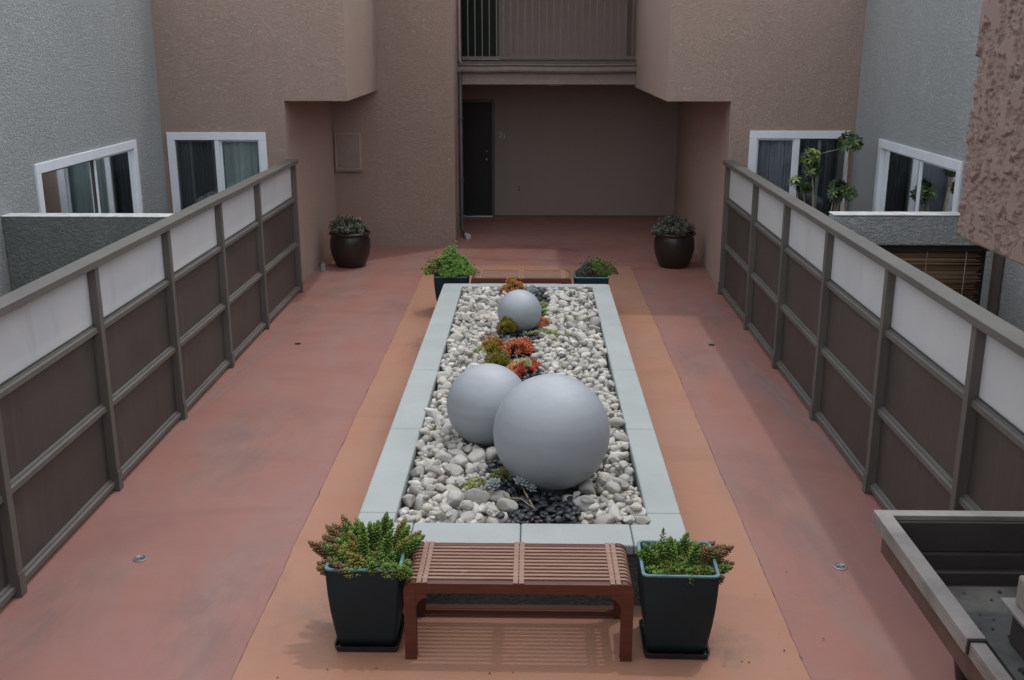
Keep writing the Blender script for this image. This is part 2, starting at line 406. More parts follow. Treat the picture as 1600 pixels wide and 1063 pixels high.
stains = [(-2.45, 13.0, .45, .55, 0, 0), (-2.75, 12.2, .18, .7, 0, 0), (-1.62, 12.6, .30, .6, 2, 0), (-1.75, 5.2, .5, 1.1, 2, 0), (-2.7, 5.3, .35, 1.0, 2, 0), (-1.15, 5.2, .35, .4, 0, 0), (-1.15, 10.6, .22, .8, 1, 0), 
          (2.05, 12.0, .45, .9, 2, 0), (1.65, 10.2, .25, 1.0, 2, 0), (1.75, 6.6, .4, 1.6, 2, 0), (-2.2, 7.8, .6, 1.4, 2, 0), (.4, 16.2, 1.4, .8, 1, 0), (-.6, 15.3, 1.6, .25, 1, 0), (2.2, 9.0, .2, 1.3, 0, 0), (-2.86, 9.4, .12, 3.2, 0, 0), (2.3, 8.6, .10, 3.2, 0, 0), (1.02, 4.95, .25, .3, 2, 0), (-.9, 8.0, .4, 1.8, 1, 0)]
for i, (x, y, rx, ry, mi, _) in enumerate(stains):
    k = MB(); n = 24; k.add([(math.cos(a / n * 2 * math.pi), math.sin(a / n * 2 * math.pi), 0) for a in range(n)], [tuple(range(n))])
    o = k.build('floor_stain', SM[mi]); o.location = (x, y, .0085 + i * .00008); o.scale = (rx, ry, 1); o.rotation_euler.z = .1 * math.sin(i * 3)
    tag(o, 'irregular stain soaked into the painted courtyard floor', 'stain', kind='structure')
# ------------------------------------------------------------------ buildings
def wall_y(mb, Y, xs, zs, holes, depth=.10):
    """wall facing -Y at Y; cells whose centre lies in a hole are left out, with reveals going +Y"""
    xs = sorted(set(xs)); zs = sorted(set(zs))
    for i in range(len(xs) - 1):
        for j in range(len(zs) - 1):
            cx = (xs[i] + xs[i+1]) / 2; cz = (zs[j] + zs[j+1]) / 2
            if any(h[0] < cx < h[1] and h[2] < cz < h[3] for h in holes): continue
            mb.quad((xs[i], Y, zs[j]), (xs[i+1], Y, zs[j]), (xs[i+1], Y, zs[j+1]), (xs[i], Y, zs[j+1]))
    for h in holes:
        if len(h) > 4: continue
        x0, x1, z0, z1 = h[:4]; D = Y + depth
        mb.quad((x0, Y, z0), (x0, Y, z1), (x0, D, z1), (x0, D, z0)); mb.quad((x1, Y, z0), (x1, D, z0), (x1, D, z1), (x1, Y, z1))
        mb.quad((x0, Y, z1), (x1, Y, z1), (x1, D, z1), (x0, D, z1)); mb.quad((x0, Y, z0), (x0, D, z0), (x1, D, z0), (x1, Y, z0))
def rot_xy(mb, fn):
    mb.v = [fn(p) for p in mb.v]; return mb

def window(parent, x0, x1, z0, z1, Y, div, fn=lambda p: p, styles=('dark', 'blind'), mw=.03, extra=None):
    """sliding window in a wall facing -Y; fn maps into other walls"""
    fw = .095; pr = .022
    f = MB()
    f.box(x0, x1, Y - pr, Y + .05, z1 - fw, z1); f.box(x0, x1, Y - pr, Y + .05, z0, z0 + fw)
    f.box(x0, x0 + fw, Y - pr, Y + .05, z0 + fw, z1 - fw); f.box(x1 - fw, x1, Y - pr, Y + .05, z0 + fw, z1 - fw)
    o = rot_xy(f, fn).build('window', M['white'], parent, bevel=.004)
    s = MB(); s.box(div - mw, div + mw, Y - (.012 if mw > .02 else -.004), Y + (.045 if mw > .02 else .016), z0 + fw, z1 - fw)
    rot_xy(s, fn).build('mullion', M['white'], o, bevel=.003)
    for k, (a, bq) in enumerate(((x0 + fw, div - mw), (div + mw, x1 - fw))):
        s = MB(); yy = Y + (.018 if k == 0 else .034); t = .022
        s.box(a, bq, yy - .008, yy + .012, z1 - fw - t, z1 - fw); s.box(a, bq, yy - .008, yy + .012, z0 + fw, z0 + fw + t)
        s.box(a, a + t, yy - .008, yy + .012, z0 + fw + t, z1 - fw - t); s.box(bq - t, bq, yy - .008, yy + .012, z0 + fw + t, z1 - fw - t)
        rot_xy(s, fn).build('sash', M['white'] if styles[k] != 'dark' else M['jamb'], o)
        g = MB(); g.box(a + t, bq - t, yy, yy + .005, z0 + fw + t, z1 - fw - t)
        rot_xy(g, fn).build('pane', M['glass'], o)
        c = MB(); n = max(8, int((bq - a) / .012)); st = styles[k]
        A = {'blind': .016, 'grey': .022, 'dark': .008, 'half': .016}[st]; fr = {'blind': 55, 'grey': 38, 'dark': 30, 'half': 50}[st]
        Yc = Y + .13
        pts = []
        for i in range(n + 1):
            x = a - .02 + (bq - a + .04) * i / n
            pts.append((x, Yc + A * math.sin(x * fr + math.sin(x * 7)) + .006 * math.sin(x * 140)))
        for i in range(n):
            c.quad((pts[i][0], pts[i][1], z0), (pts[i+1][0], pts[i+1][1], z0), (pts[i+1][0], pts[i+1][1], z1), (pts[i][0], pts[i][1], z1))
        rot_xy(c, fn).build('curtain', {'blind': M['blind'], 'grey': M['curtain_grey'], 'dark': M['curtain_dark'], 'half': M['curtain_dark']}[st], o, smooth=True)
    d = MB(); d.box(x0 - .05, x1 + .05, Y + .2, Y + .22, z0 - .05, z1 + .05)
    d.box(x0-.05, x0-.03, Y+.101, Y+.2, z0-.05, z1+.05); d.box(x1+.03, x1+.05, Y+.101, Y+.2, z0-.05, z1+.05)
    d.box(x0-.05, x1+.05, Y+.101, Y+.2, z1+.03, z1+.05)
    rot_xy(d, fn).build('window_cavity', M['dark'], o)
    if extra:
        e = MB()
        for (a, bq) in extra: e.box(a, bq, Y + .105, Y + .112, z0 + fw, z1 - fw)
        rot_xy(e, fn).build('blind_edge', M['blind'], o)
    return o

TOP = 4.95
W1 = (-4.55, -3.31, .86, 2.02); W2 = (2.67, 3.90, .86, 2.05)
bb = thing('stucco_building', 'brown stucco apartment building at the far end with recessed entrance and upper gallery', 'building', (0, 13.17, 0))
def child_fix(root):     # children were modelled in world coordinates
    for ch in root.children:
        ch.matrix_parent_inverse = Matrix.Translation(-Vector(root.location))
mb = MB(); YF = 13.17; XL = -3.06; XR0, XR1 = 2.42, 2.60
wall_y(mb, YF, [-4.75, W1[0], W1[1], XL, -2.28], [0, W1[2], W1[3], 2.4, TOP], [W1, (XL, -2.28, 0, 2.4, 1)])
wall_y(mb, YF, [1.64, XR0, W2[0], W2[1], 4.1], [0, W2[2], W2[3], 2.4, TOP], [W2, (1.64, XR0, 0, 2.4, 1)])
# side faces of the overhangs
mb.quad((-2.28, YF, 2.4), (-2.34, 16.28, 2.4), (-2.34, 16.28, TOP), (-2.28, YF, TOP))
mb.quad((1.64, 19.2, 2.4), (1.64, YF, 2.4), (1.64, YF, TOP), (1.64, 19.2, TOP))
# tall block left of the entrance
mb.quad((XL, 16.28, 0), (-1.2, 16.28, 0), (-1.2, 16.28, TOP), (XL, 16.28, TOP))
mb.quad((-1.2, 16.28, 0), (-1.2, 17.5, 0), (-1.2, 17.5, TOP), (-1.2, 16.28, TOP))
mb.quad((-1.2, 17.5, 0), (-1.95, 17.5, 0), (-1.95, 17.5, TOP), (-1.2, 17.5, TOP))
mb.build('wall', M['brown'], bb)
mb = MB()
mb.quad((XL, YF, 0), (XL, 16.28, 0), (XL, 16.28, 2.4), (XL, YF, 2.4))
mb.build('recess_wall', M['brown_fine'], bb)
mb = MB(); mb.quad((XR0, YF, 0), (XR1, 19.2, 0), (XR1, 19.2, 2.4), (XR0, YF, 2.4))
mb.build('recess_wall', M['brown_fine'], bb)
mb = MB()
mb.quad((XL, YF, 2.4), (-2.28, YF, 2.4), (-2.34, 16.28, 2.4), (XL, 16.28, 2.4))
mb.quad((1.64, YF, 2.4), (XR0, YF, 2.4), (XR1, 19.2, 2.4), (1.64, 19.2, 2.4))
mb.box(-1.95, 1.64, 17.42, 19.3, 2.43, 2.60)
mb.build('soffit', M['trim_dark'], bb)
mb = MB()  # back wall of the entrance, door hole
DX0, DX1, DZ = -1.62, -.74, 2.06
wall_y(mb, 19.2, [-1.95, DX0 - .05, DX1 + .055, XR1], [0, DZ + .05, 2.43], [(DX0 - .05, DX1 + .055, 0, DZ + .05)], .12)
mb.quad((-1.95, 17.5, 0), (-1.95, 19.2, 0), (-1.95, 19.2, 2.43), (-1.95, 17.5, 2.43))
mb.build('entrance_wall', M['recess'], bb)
mb = MB()   # dark skirting strip along the foot of the back wall
mb.box(DX1 + .06, XR1 - .01, 19.185, 19.197, 0.0, .035); mb.build('skirting', M['trim_dark'], bb)
# door with frame
d = MB(); d.box(DX0, DX1, 19.235, 19.275, .02, DZ)
door = d.build('door', M['door'], bb, bevel=.003)
f = MB(); f.box(DX0 - .05, DX0, 19.19, 19.3, 0, DZ + .05); f.box(DX1, DX1 + .055, 19.185, 19.3, 0, DZ + .05); f.box(DX0, DX1, 19.19, 19.3, DZ, DZ + .05)
f.build('door_frame', M['jamb'], door, bevel=.004)
f = MB(); f.box(DX0, DX1 + .01, 19.12, 19.23, .004, .028); f.build('threshold', M['metal'], door, bevel=.004)
for z, r in ((1.05, .026), (1.19, .017)):
    k = MB(); k.tube([(-.83, 19.235, z), (-.83, 19.20, z), (-.83, 19.19, z), (-.83, 19.165, z)], [r*.5, r*.5, r, r*.8], 14)
    k.build('door_knob' if z < 1.1 else 'deadbolt', M['metal'], door, smooth=True)
# unit number: raised numerals "21"
curves = []
for t, x in (('2', -.615), ('1', -.545)):
    cu = bpy.data.curves.new('numeral', 'FONT'); cu.body = t; cu.size = .14; cu.extrude = .004
    tmp = bpy.data.objects.new('tmp', cu); C.objects.link(tmp)
    bpy.context.view_layer.update()
    me = bpy.data.meshes.new_from_object(tmp.evaluated_get(bpy.context.evaluated_depsgraph_get()))
    bpy.data.objects.remove(tmp); me.materials.clear(); me.materials.append(M['dial'])
    o = bpy.data.objects.new('door_numeral', me); C.objects.link(o); o.parent = bb
    o.location = (x, 19.194, 1.44 if t == '2' else 1.42); o.rotation_euler = (math.pi / 2, 0, 0)
k = MB(); k.box(-.275, -.205, 19.188, 19.199, .46, .58); ol = k.build('outlet', M['plate'], bb, bevel=.003)
k = MB(); k.box(-.262, -.218, 19.182, 19.1875, .528, .562); k.box(-.262, -.218, 19.182, 19.1875, .478, .512); k.build('socket', M['trim_dark'], ol)
# ceiling lamp below soffit
k = MB(); k.lathe([(0, 2.385), (.08, 2.39), (.13, 2.405), (.15, 2.425), (.15, 2.429)], 32, (.37, 18.2, 0)); k.build('ceiling_lamp', M['lampglass'], bb, smooth=True)
# service hatch on the block
k = MB(); k.box(-3.035, -2.62, 16.235, 16.279, 1.20, 1.77)
ub = k.build('service_hatch', M['brown_fine'], bb, bevel=.006)
k = MB(); k.box(-3.045, -2.61, 16.225, 16.28, 1.175, 1.197); k.box(-3.0, -2.655, 16.228, 16.234, 1.235, 1.735); k.build('hatch_door', M['trim'], ub, bevel=.004)
# gallery: beam, gutter, deck, railing
k = MB(); k.box(-1.2, 1.64, 17.30, 17.42, 2.44, 2.62); k.build('beam', M['trim'], bb, bevel=.006)
k = MB(); k.box(-1.2, 1.64, 17.42, 19.3, 2.62, 2.795); k.box(-1.95, -1.2, 17.5, 19.3, 2.62, 2.795); k.build('gallery_floor', M['trim_dark'], bb)
k = MB()
prof = [(17.30, 2.625), (17.20, 2.63), (17.185, 2.66), (17.19, 2.72), (17.165, 2.745), (17.165, 2.765), (17.18, 2.765), (17.205, 2.74), (17.205, 2.65), (17.29, 2.645), (17.30, 2.645)]
n = 24; vs = []; fs = []
for i in range(n + 1):
    x = -1.22 + 2.86 * i / n; dz = .006 * math.sin(x * 2.3) + (.010 * math.exp(-((x + .75) / .2) ** 2))
    for y, z in prof: vs.append((x, y, z - dz))
P_ = len(prof)
for i in range(n):
    for j in range(P_ - 1): fs.append((i*P_+j, (i+1)*P_+j, (i+1)*P_+j+1, i*P_+j+1))
k.add(vs, fs); k.add([vs[j] for j in range(P_)], [tuple(range(P_))]); k.add([vs[n*P_+j] for j in range(P_)], [tuple(range(P_))[::-1]])
k.build('gutter', simple('gutter_paint', (.17, .135, .12), .4, .15, 10, .2, 30), bb)
k = MB(); k.box(-1.2, 1.64, 17.30, 17.42, 2.6205, 2.80); k.build('deck_edge', M['trim_dark'], bb, bevel=.004)
k = MB(); k.box(-1.19, 1.63, 17.34, 17.38, 2.835, 2.875); k.box(-1.19, 1.63, 17.335, 17.385, 3.84, 3.89)
RB = simple('railing_paint', (.13, .10, .088), .5, .1, 8)
rl = k.build('railing', RB, bb, bevel=.003)
x = -1.15
while x < 1.62:
    k = MB(); k.box(x - .008, x + .008, 17.352, 17.368, 2.876, 3.839); k.build('baluster', RB, rl); x += .1135
mb = MB()
wall_y(mb, 19.2, [-1.95, -1.55, -.60, 1.64], [2.795, 4.6, 4.75], [(-1.55, -.60, 2.795, 4.6)], .12)
mb.quad((-1.95, 17.5, 2.795), (-1.95, 19.2, 2.795), (-1.95, 19.2, 4.75), (-1.95, 17.5, 4.75))
mb.box(-1.95, 1.64, 17.3, 19.3, 4.75, 4.945)
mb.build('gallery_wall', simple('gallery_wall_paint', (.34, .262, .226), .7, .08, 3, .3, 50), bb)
k = MB(); k.box(-1.55, -.60, 19.245, 19.26, 2.80, 4.6)
gd = k.build('glass_door', simple('dark_green_glass', (.010, .024, .016), .4, .1, 2, spec=.15), bb)
k = MB(); k.box(-.645, -.60, 19.21, 19.244, 2.80, 4.6); k.box(-1.55, -.645, 19.21, 19.244, 2.80, 2.84); k.build('door_frame', M['jamb'], gd)
k = MB(); k.box(-1.55, -.62, 19.13, 19.205, 2.797, 2.822); k.build('threshold', M['metal'], gd, bevel=.003)
k = MB(); k.box(-.185, -.115, 19.188, 19.199, 3.30, 3.42); sw = k.build('switch', M['plate'], bb, bevel=.003)
k = MB(); k.box(-.16, -.14, 19.180, 19.1875, 3.34, 3.38); k.build('switch_toggle', M['trim_dark'], sw)
# downspout
k = MB(); X = -1.165
k.tube([(X, 17.24, 2.66), (X, 17.24, .22), (X + .005, 17.22, .13), (X + .05, 17.12, .07), (X + .09, 17.0, .045)], .034, 14)
ds = k.build('downspout', M['jamb'], bb, smooth=True)
k = MB(); k.tube([(X + .085, 17.02, .048), (X + .125, 16.93, .040)], [.042, .046], 14); k.build('downspout_tip', M['coping_white'], ds)
k = MB(); k.tube([(X - .005, 17.26, TOP), (X - .005, 17.26, 2.9), (X, 17.25, 2.80), (X + .04, 17.24, 2.77)], .024, 12); k.build('upper_pipe', M['trim'], bb, smooth=True)
for z in (.9, 1.9):
    k = MB(); k.box(X - .036, X + .042, 17.20, 17.30, z, z + .03); k.build('pipe_strap', M['jamb'], ds)
mb = MB(); mb.box(-4.75, -2.28, 13.2, 22, TOP, TOP + .1); mb.box(1.64, 4.1, 13.2, 22, TOP, TOP + .1); mb.box(-2.28, -1.2, 16.3, 22, TOP, TOP + .1); mb.box(-1.2, 1.64, 17.3, 22, TOP, TOP + .1)
mb.build('roof', M['trim_dark'], bb)
window(bb, *W1, YF, -3.93, styles=('dark', 'blind'))
window(bb, *W2, YF, 3.26, styles=('grey', 'dark'), extra=[(3.545, 3.585)])
child_fix(bb)

TW = 3.85
# grey wings
XG = -4.61
gl_ = thing('grey_building', 'grey stucco house wing on the left with a white sliding window seen at a slant', 'building', (XG, 7, 0))
mb = MB(); wall_y(mb, 0, [-13.17, -12.24, -9.68, 3], [0, .9, 2.01, TW], [(-12.24, -9.68, .9, 2.01)], .1)
fnL = lambda p: (XG - p[1], -p[0], p[2])
rot_xy(mb, fnL); mb.build('wall', M['grey'], gl_)
mb = MB(); mb.box(XG - 6, XG - .01, -3, 13.17, TW, TW + .1); mb.build('roof', M['trim_dark'], gl_)
window(gl_, -12.24, -9.68, .9, 2.01, 0, -11.07, fn=fnL, mw=.014, styles=('half', 'dark'), extra=[(-11.05, -10.75)])
child_fix(gl_)
XH = 3.96
gr_ = thing('grey_building', 'grey stucco wing on the right with a white window beside the rough brown corner', 'building', (XH, 7, 0))
mb = MB(); wall_y(mb, 0, [-3, 9.80, 12.19, 13.17], [0, .9, 2.04, TW], [(9.80, 12.19, .9, 2.04)], .1)
fnR = lambda p: (XH + p[1], p[0], p[2])
rot_xy(mb, fnR); mb.build('wall', M['grey'], gr_)
mb = MB(); mb.box(XH + .01, XH + 6, -3, 13.17, TW, TW + .1); mb.build('roof', M['trim_dark'], gr_)
window(gr_, 9.80, 12.19, .9, 2.04, 0, 10.9, fn=fnR, mw=.014, styles=('half', 'blind'), extra=[])
child_fix(gr_)

# patio partitions
pw = thing('partition_wall', 'low dark grey stucco patio wall with a thin white cap behind the left fence', 'wall', (-3.85, 9.05, 0))
mb = MB(); mb.box(XG, -3.10, 8.97, 9.13, 0, 1.635); mb.build('wall', M['grey_dark'], pw, bevel=.015)
mb = MB(); mb.box(XG, -3.10, 8.965, 9.135, 1.6355, 1.647); mb.build('cap', M['coping_white'], pw, bevel=.004)
child_fix(pw)
pw = thing('partition_wall', 'grey stucco patio beam with a white cap above the bamboo screen on the right', 'wall', (3.2, 8.85, 0))
mb = MB(); mb.box(2.52, XH, 8.77, 8.93, 1.45, 1.70); mb.build('wall', M['grey'], pw, bevel=.015)
mb = MB(); mb.box(2.52, XH, 8.765, 8.935, 1.7005, 1.713); mb.build('cap', M['coping_white'], pw, bevel=.004)
mb = MB(); mb.box(2.52, XH - .1, 8.80, 8.90, 1.40, 1.448); mb.build('lintel', M['dark'], pw)
child_fix(pw)
bs = thing('bamboo_screen', 'brown bamboo cane screen hanging below the grey patio beam', 'screen', (3.2, 8.84, .5))
mb = MB(); z = .3
while z < 1.40:
    r = R.uniform(.0035, .0065); e = R.uniform(-.03, .03); yy = 8.84 + R.uniform(-.006, .006)
    mb.tube([(2.55, yy, z), (3.1, yy, z + R.uniform(-.004, .004)), (3.80 + e, yy, z + R.uniform(-.006, .006))], r, 6); z += r * 2 + .001
mb.build('cane_mat', M['bamboo'], bs, smooth=True)
for x in (2.9, 3.35, 3.68):
    k = MB(); k.tube([(x, 8.825, 1.4), (x, 8.825, .3)], .003, 5); k.build('cord', M['cord'], bs)
k = MB(); k.box(2.55, 3.86, 8.86, 8.88, .3, 1.39); k.build('backing', M['dark'], bs)
child_fix(bs)
dp = MB(); dp.box(3.885, 3.945, 8.70, 8.78, 0, 1.449); tag(dp.build('wooden_post', M['trim_dark'], origin=(3.91, 8.74, 0), bevel=.004), 'dark brown upright post between the bamboo screen and the grey wall', 'post')

# ------------------------------------------------------------------ fences
def fence(label, xf, sgn, stations, y0, y1):
    """xf: front plane; sgn=-1 when the back lies at smaller x. Panels .08 behind the front plane."""
    t = thing('panel_fence', label, 'fence', (xf, 7, 0))
    bx = lambda d: xf + sgn * d
    k = MB()
    n = 30; vs = []; fs = []
    prof = [(-.025, 1.640), (-.025, 1.686), (-.018, 1.692), (.098, 1.692), (.105, 1.686), (.105, 1.640)]
    for i in range(n + 1):
        y = y0 + (y1 - y0) * i / n; w = .004 * noise.noise(Vector((xf, y * 1.3, 0)))
        for dd, z in prof: vs.append((bx(dd + w), y, z + w * .8))
    for i in range(n):
        for j in range(6): fs.append((i*6+j, i*6+(j+1)%6, (i+1)*6+(j+1)%6, (i+1)*6+j))
    fs += [tuple(range(6)), tuple(range(n*6, n*6+6))[::-1]]
    k.add(vs, fs); k.build('cap_rail', M['frame'], t)
    st = [s for s in stations]
    for s in st:
        k = MB(); k.box(bx(0), bx(.082), s - .032, s + .032, .0, 1.639)
        k.build('post', M['frame'], t, bevel=.004)
        k = MB(); k.box(bx(-.008), bx(-.0005), s - .035, s + .035, 0, .15); k.build('post_foot', M['frame'], t, bevel=.003)
    ed = [(a + .033, c - .033) for a, c in zip(st[:-1], st[1:])]
    for a, c in ed:
        for z, nm in ((1.200, 'rail'), (.630, 'rail'), (.060, 'bottom_rail')):
            k = MB()
            pr = [(.022, z - .022), (.022, z + .010), (.036, z + .017), (.040, z + .014), (.044, z + .027), (.072, z + .034), (.072, z - .022)]
            w1 = R.uniform(-.003, .003)
            v1 = [(bx(d_), a, zz + w1) for d_, zz in pr]; v2 = [(bx(d_ + R.uniform(-.001, .001)), c, zz - w1) for d_, zz in pr]
            q = len(pr); k.add(v1 + v2, [(j, (j+1)%q, q+(j+1)%q, q+j) for j in range(q)] + [tuple(range(q)), tuple(range(q, 2*q))[::-1]])
            k.build(nm, M['frame'], t)
        k = MB(); k.box(bx(.058), bx(.066), a, c, 1.2345, 1.638); k.build('frosted_panel', M['frost'], t)
        k = MB(); k.box(bx(.046), bx(.052), a, c, 1.228, 1.240); k.box(bx(.046), bx(.052), a, c, 1.63, 1.638); k.build('bead', M['panel'], t)
        k = MB(); k.box(bx(.060), bx(.068), a, c, .6645, 1.1775); k.build('dark_panel', M['panel'], t)
        k = MB(); k.box(bx(.060), bx(.068), a, c, .0945, .6075); k.build('dark_panel', M['panel'], t)
    child_fix(t)
    return t
fence('long left fence of dark brown panels topped with pale frosted panes', -2.95, -1, [2.46, 3.94, 5.42, 6.92, 8.39, 9.87, 11.32, 13.10], 2.0, 13.165)
fence('long right fence of dark brown panels topped with pale frosted panes', 2.385, 1, [2.55, 4.03, 5.51, 6.97, 8.47, 9.95, 11.40, 13.10], 2.0, 13.165)

# ------------------------------------------------------------------ raised planter
PX0, PX1, PY0, PY1 = -1.025, .895, 5.33, 11.90; IX0, IX1, IY0, IY1 = -.80, .69, 5.60, 11.76
ZT = .40; g_ = .0035
pl = thing('raised_planter', 'long raised concrete planter with a smooth pale coping around a bed of stones', 'planter', (0, 8.6, 0))
def L_poly(pts): return pts
def arc_corner(cx, cy, r, a0, a1, n=6): return [(cx + r * math.cos(a0 + (a1 - a0) * i / n), cy + r * math.sin(a0 + (a1 - a0) * i / n)) for i in range(n + 1)]
def cop(poly):
    k = MB(); k.prism(poly, .335, ZT); k.build('coping_stone', M['coping'], pl, bevel=.012, seg=4)
r_ = .05; pi = math.pi
jl = [5.73, 7.14, 8.57, 10.06]; jr = [5.75, 7.16, 8.59, 10.09]; fj = [-.68, -.055, .58]
cop(arc_corner(PX0 + r_, PY0 + r_, r_, pi, 1.5 * pi) + [(fj[0] - g_, PY0), (fj[0] - g_, IY0), (IX0, IY0), (IX0, jl[0] - g_), (PX0, jl[0] - g_)])
cop([(fj[0], PY0), (fj[1] - g_, PY0), (fj[1] - g_, IY0), (fj[0], IY0)])
cop([(fj[1], PY0), (fj[2] - g_, PY0), (fj[2] - g_, IY0), (fj[1], IY0)])
cop([(fj[2], PY0)] + arc_corner(PX1 - r_, PY0 + r_, r_, 1.5 * pi, 2 * pi) + [(PX1, jr[0] - g_), (IX1, jr[0] - g_), (IX1, IY0), (fj[2], IY0)])
for a, c in zip(jl, jl[1:] + [PY1 - .4]): cop([(PX0, a), (IX0, a), (IX0, c - g_), (PX0, c - g_)])
for a, c in zip(jr, jr[1:] + [PY1 - .4]): cop([(IX1, a), (PX1, a), (PX1, c - g_), (IX1, c - g_)])
cop([(PX0, PY1 - .4), (IX0, PY1 - .4), (IX0, IY1), (-.07, IY1), (-.07, PY1)] + arc_corner(PX0 + r_, PY1 - r_, r_, .5 * pi, pi))
cop([(IX1, PY1 - .4), (PX1, PY1 - .4)] + arc_corner(PX1 - r_, PY1 - r_, r_, 0, .5 * pi) + [(-.07 + g_, PY1), (-.07 + g_, IY1), (IX1, IY1)])
k = MB()
k.box(PX0 + .03, PX1 - .03, PY0 + .03, IY0 - .001, 0, .334); k.box(PX0 + .03, PX1 - .03, IY1 + .001, PY1 - .03, 0, .334)
k.box(PX0 + .03, IX0 - .001, IY0, IY1, 0, .334); k.box(IX1 + .001, PX1 - .03, IY0, IY1, 0, .334)
k.build('wall', M['grey_dark'], pl)
k = MB(); k.quad((IX0 - .01, IY0 - .01, .25), (IX1 + .01, IY0 - .01, .25), (IX1 + .01, IY1 + .01, .25), (IX0 - .01, IY1 + .01, .25)); k.build('bed', M['pebble_bed'], pl)
child_fix(pl)

# spheres
SPH = [((.130, 6.27, .71), .371, 'largest pale grey garden sphere at the front of the planter'),
       ((-.305, 7.00, .635), .292, 'middle sized pale grey garden sphere half hidden behind the largest one'),
       ((-.120, 9.96, .56), .2155, 'smallest pale grey garden sphere standing alone at the far end of the planter')]
for c, r, lab in SPH:
    bm = bmesh.new(); bmesh.ops.create_uvsphere(bm, u_segments=128, v_segments=64, radius=r)
    me = bpy.data.meshes.new('garden_sphere'); bm.to_mesh(me); bm.free(); me.materials.append(M['sphere'])
    me.polygons.foreach_set('use_smooth', [True] * len(me.polygons))
    o = bpy.data.objects.new('garden_sphere', me); C.objects.link(o); o.location = c
    o.rotation_euler = (.04, .03, R.uniform(0, 6)); tag(o, lab, 'sphere')

# ------------------------------------------------------------------ stones, dropped one by one onto a height field
def stone_mesh(seed, pebble=False, sub=3):
    rr = random.Random(seed); bm = bmesh.new(); bmesh.ops.create_icosphere(bm, subdivisions=sub, radius=1)
    planes = []
    for _ in range(5 if pebble else 15):
        v = Vector((rr.gauss(0, 1), rr.gauss(0, 1), rr.gauss(0, 1))).normalized(); planes.append((v, rr.uniform(.58, .90) if not pebble else rr.uniform(.85, .97)))
    off = Vector((rr.uniform(0, 50), 0, 0))
    for v in bm.verts:
        p = v.co.copy()
        for nrm, dd in planes:
            e = p.dot(nrm) - dd
            if e > 0: p -= nrm * e * (.97 if not pebble else .88)
        p *= 1 + (.05 if pebble else .10) * noise.noise(p * 1.3 + off) + (0 if pebble else .03 * noise.noise(p * 4 + off))
        v.co = p
    me = bpy.data.meshes.new('stone'); bm.to_mesh(me); bm.free()
    me.polygons.foreach_set('use_smooth', [True] * len(me.polygons)); return me
ST = [stone_mesh(i) for i in range(14)]; PB = [stone_mesh(100 + i, True, 2) for i in range(8)]
for me in ST: me.materials.append(M['stone'])
for me in PB: me.materials.append(M['pebble'])
def arrays(me):
    v = np.empty(len(me.vertices) * 3); me.vertices.foreach_get('co', v)
    f = np.empty(len(me.loops), dtype=np.int64); me.loops.foreach_get('vertex_index', f)
    return v.reshape(-1, 3), f.reshape(-1, 3)
STa = [arrays(m_) for m_ in ST]; PBa = [arrays(m_) for m_ in PB]
ST_low = [arrays(stone_mesh(i, False, 2)) for i in range(14)]

G = .0125
nx = int((IX1 - IX0) / G) + 1; ny = int((IY1 - IY0) / G) + 1
Hm = np.full((nx, ny), .25); gx = IX0 + (np.arange(nx) + .5) * G; gy = IY0 + (np.arange(ny) + .5) * G
GX, GY = np.meshgrid(gx, gy, indexing='ij')
for c, r, _ in SPH:
    d2 = (GX - c[0]) ** 2 + (GY - c[1]) ** 2
    rb = math.sqrt(max(0, r * r - (c[2] - .40) ** 2)); Hm[d2 < (rb * .98) ** 2] = 2
path = [(.06, 5.55), (.06, 5.95), (-.17, 6.30), (-.12, 6.75), (-.02, 7.6), (-.14, 8.6), (-.22, 9.3), (-.12, 9.75), (-.12, 10.2), (.02, 11.2), (-.05, 11.85)]
wid = [.24, .20, .13, .10, .12, .22, .22, .22, .20, .17, .17]
def blackness(x, y):
    best = 9
    for i in range(len(path) - 1):
        ax, ay = path[i]; bx_, by = path[i+1]; t = ((x-ax)*(bx_-ax)+(y-ay)*(by-ay))/((bx_-ax)**2+(by-ay)**2); t = min(1, max(0, t))
        d = math.hypot(x-ax-t*(bx_-ax), y-ay-t*(by-ay)) - (wid[i]*(1-t)+wid[i+1]*t); best = min(best, d)
    return best + .05 * noise.noise(Vector((x * 5, y * 5, 0)))
black0 = np.array([[blackness(a_, b_) < -.01 for b_ in gy] for a_ in gx]); Hm = np.where(black0, np.maximum(Hm, .315), Hm)
placed = []   # (kind, variant, loc, rot, scale)
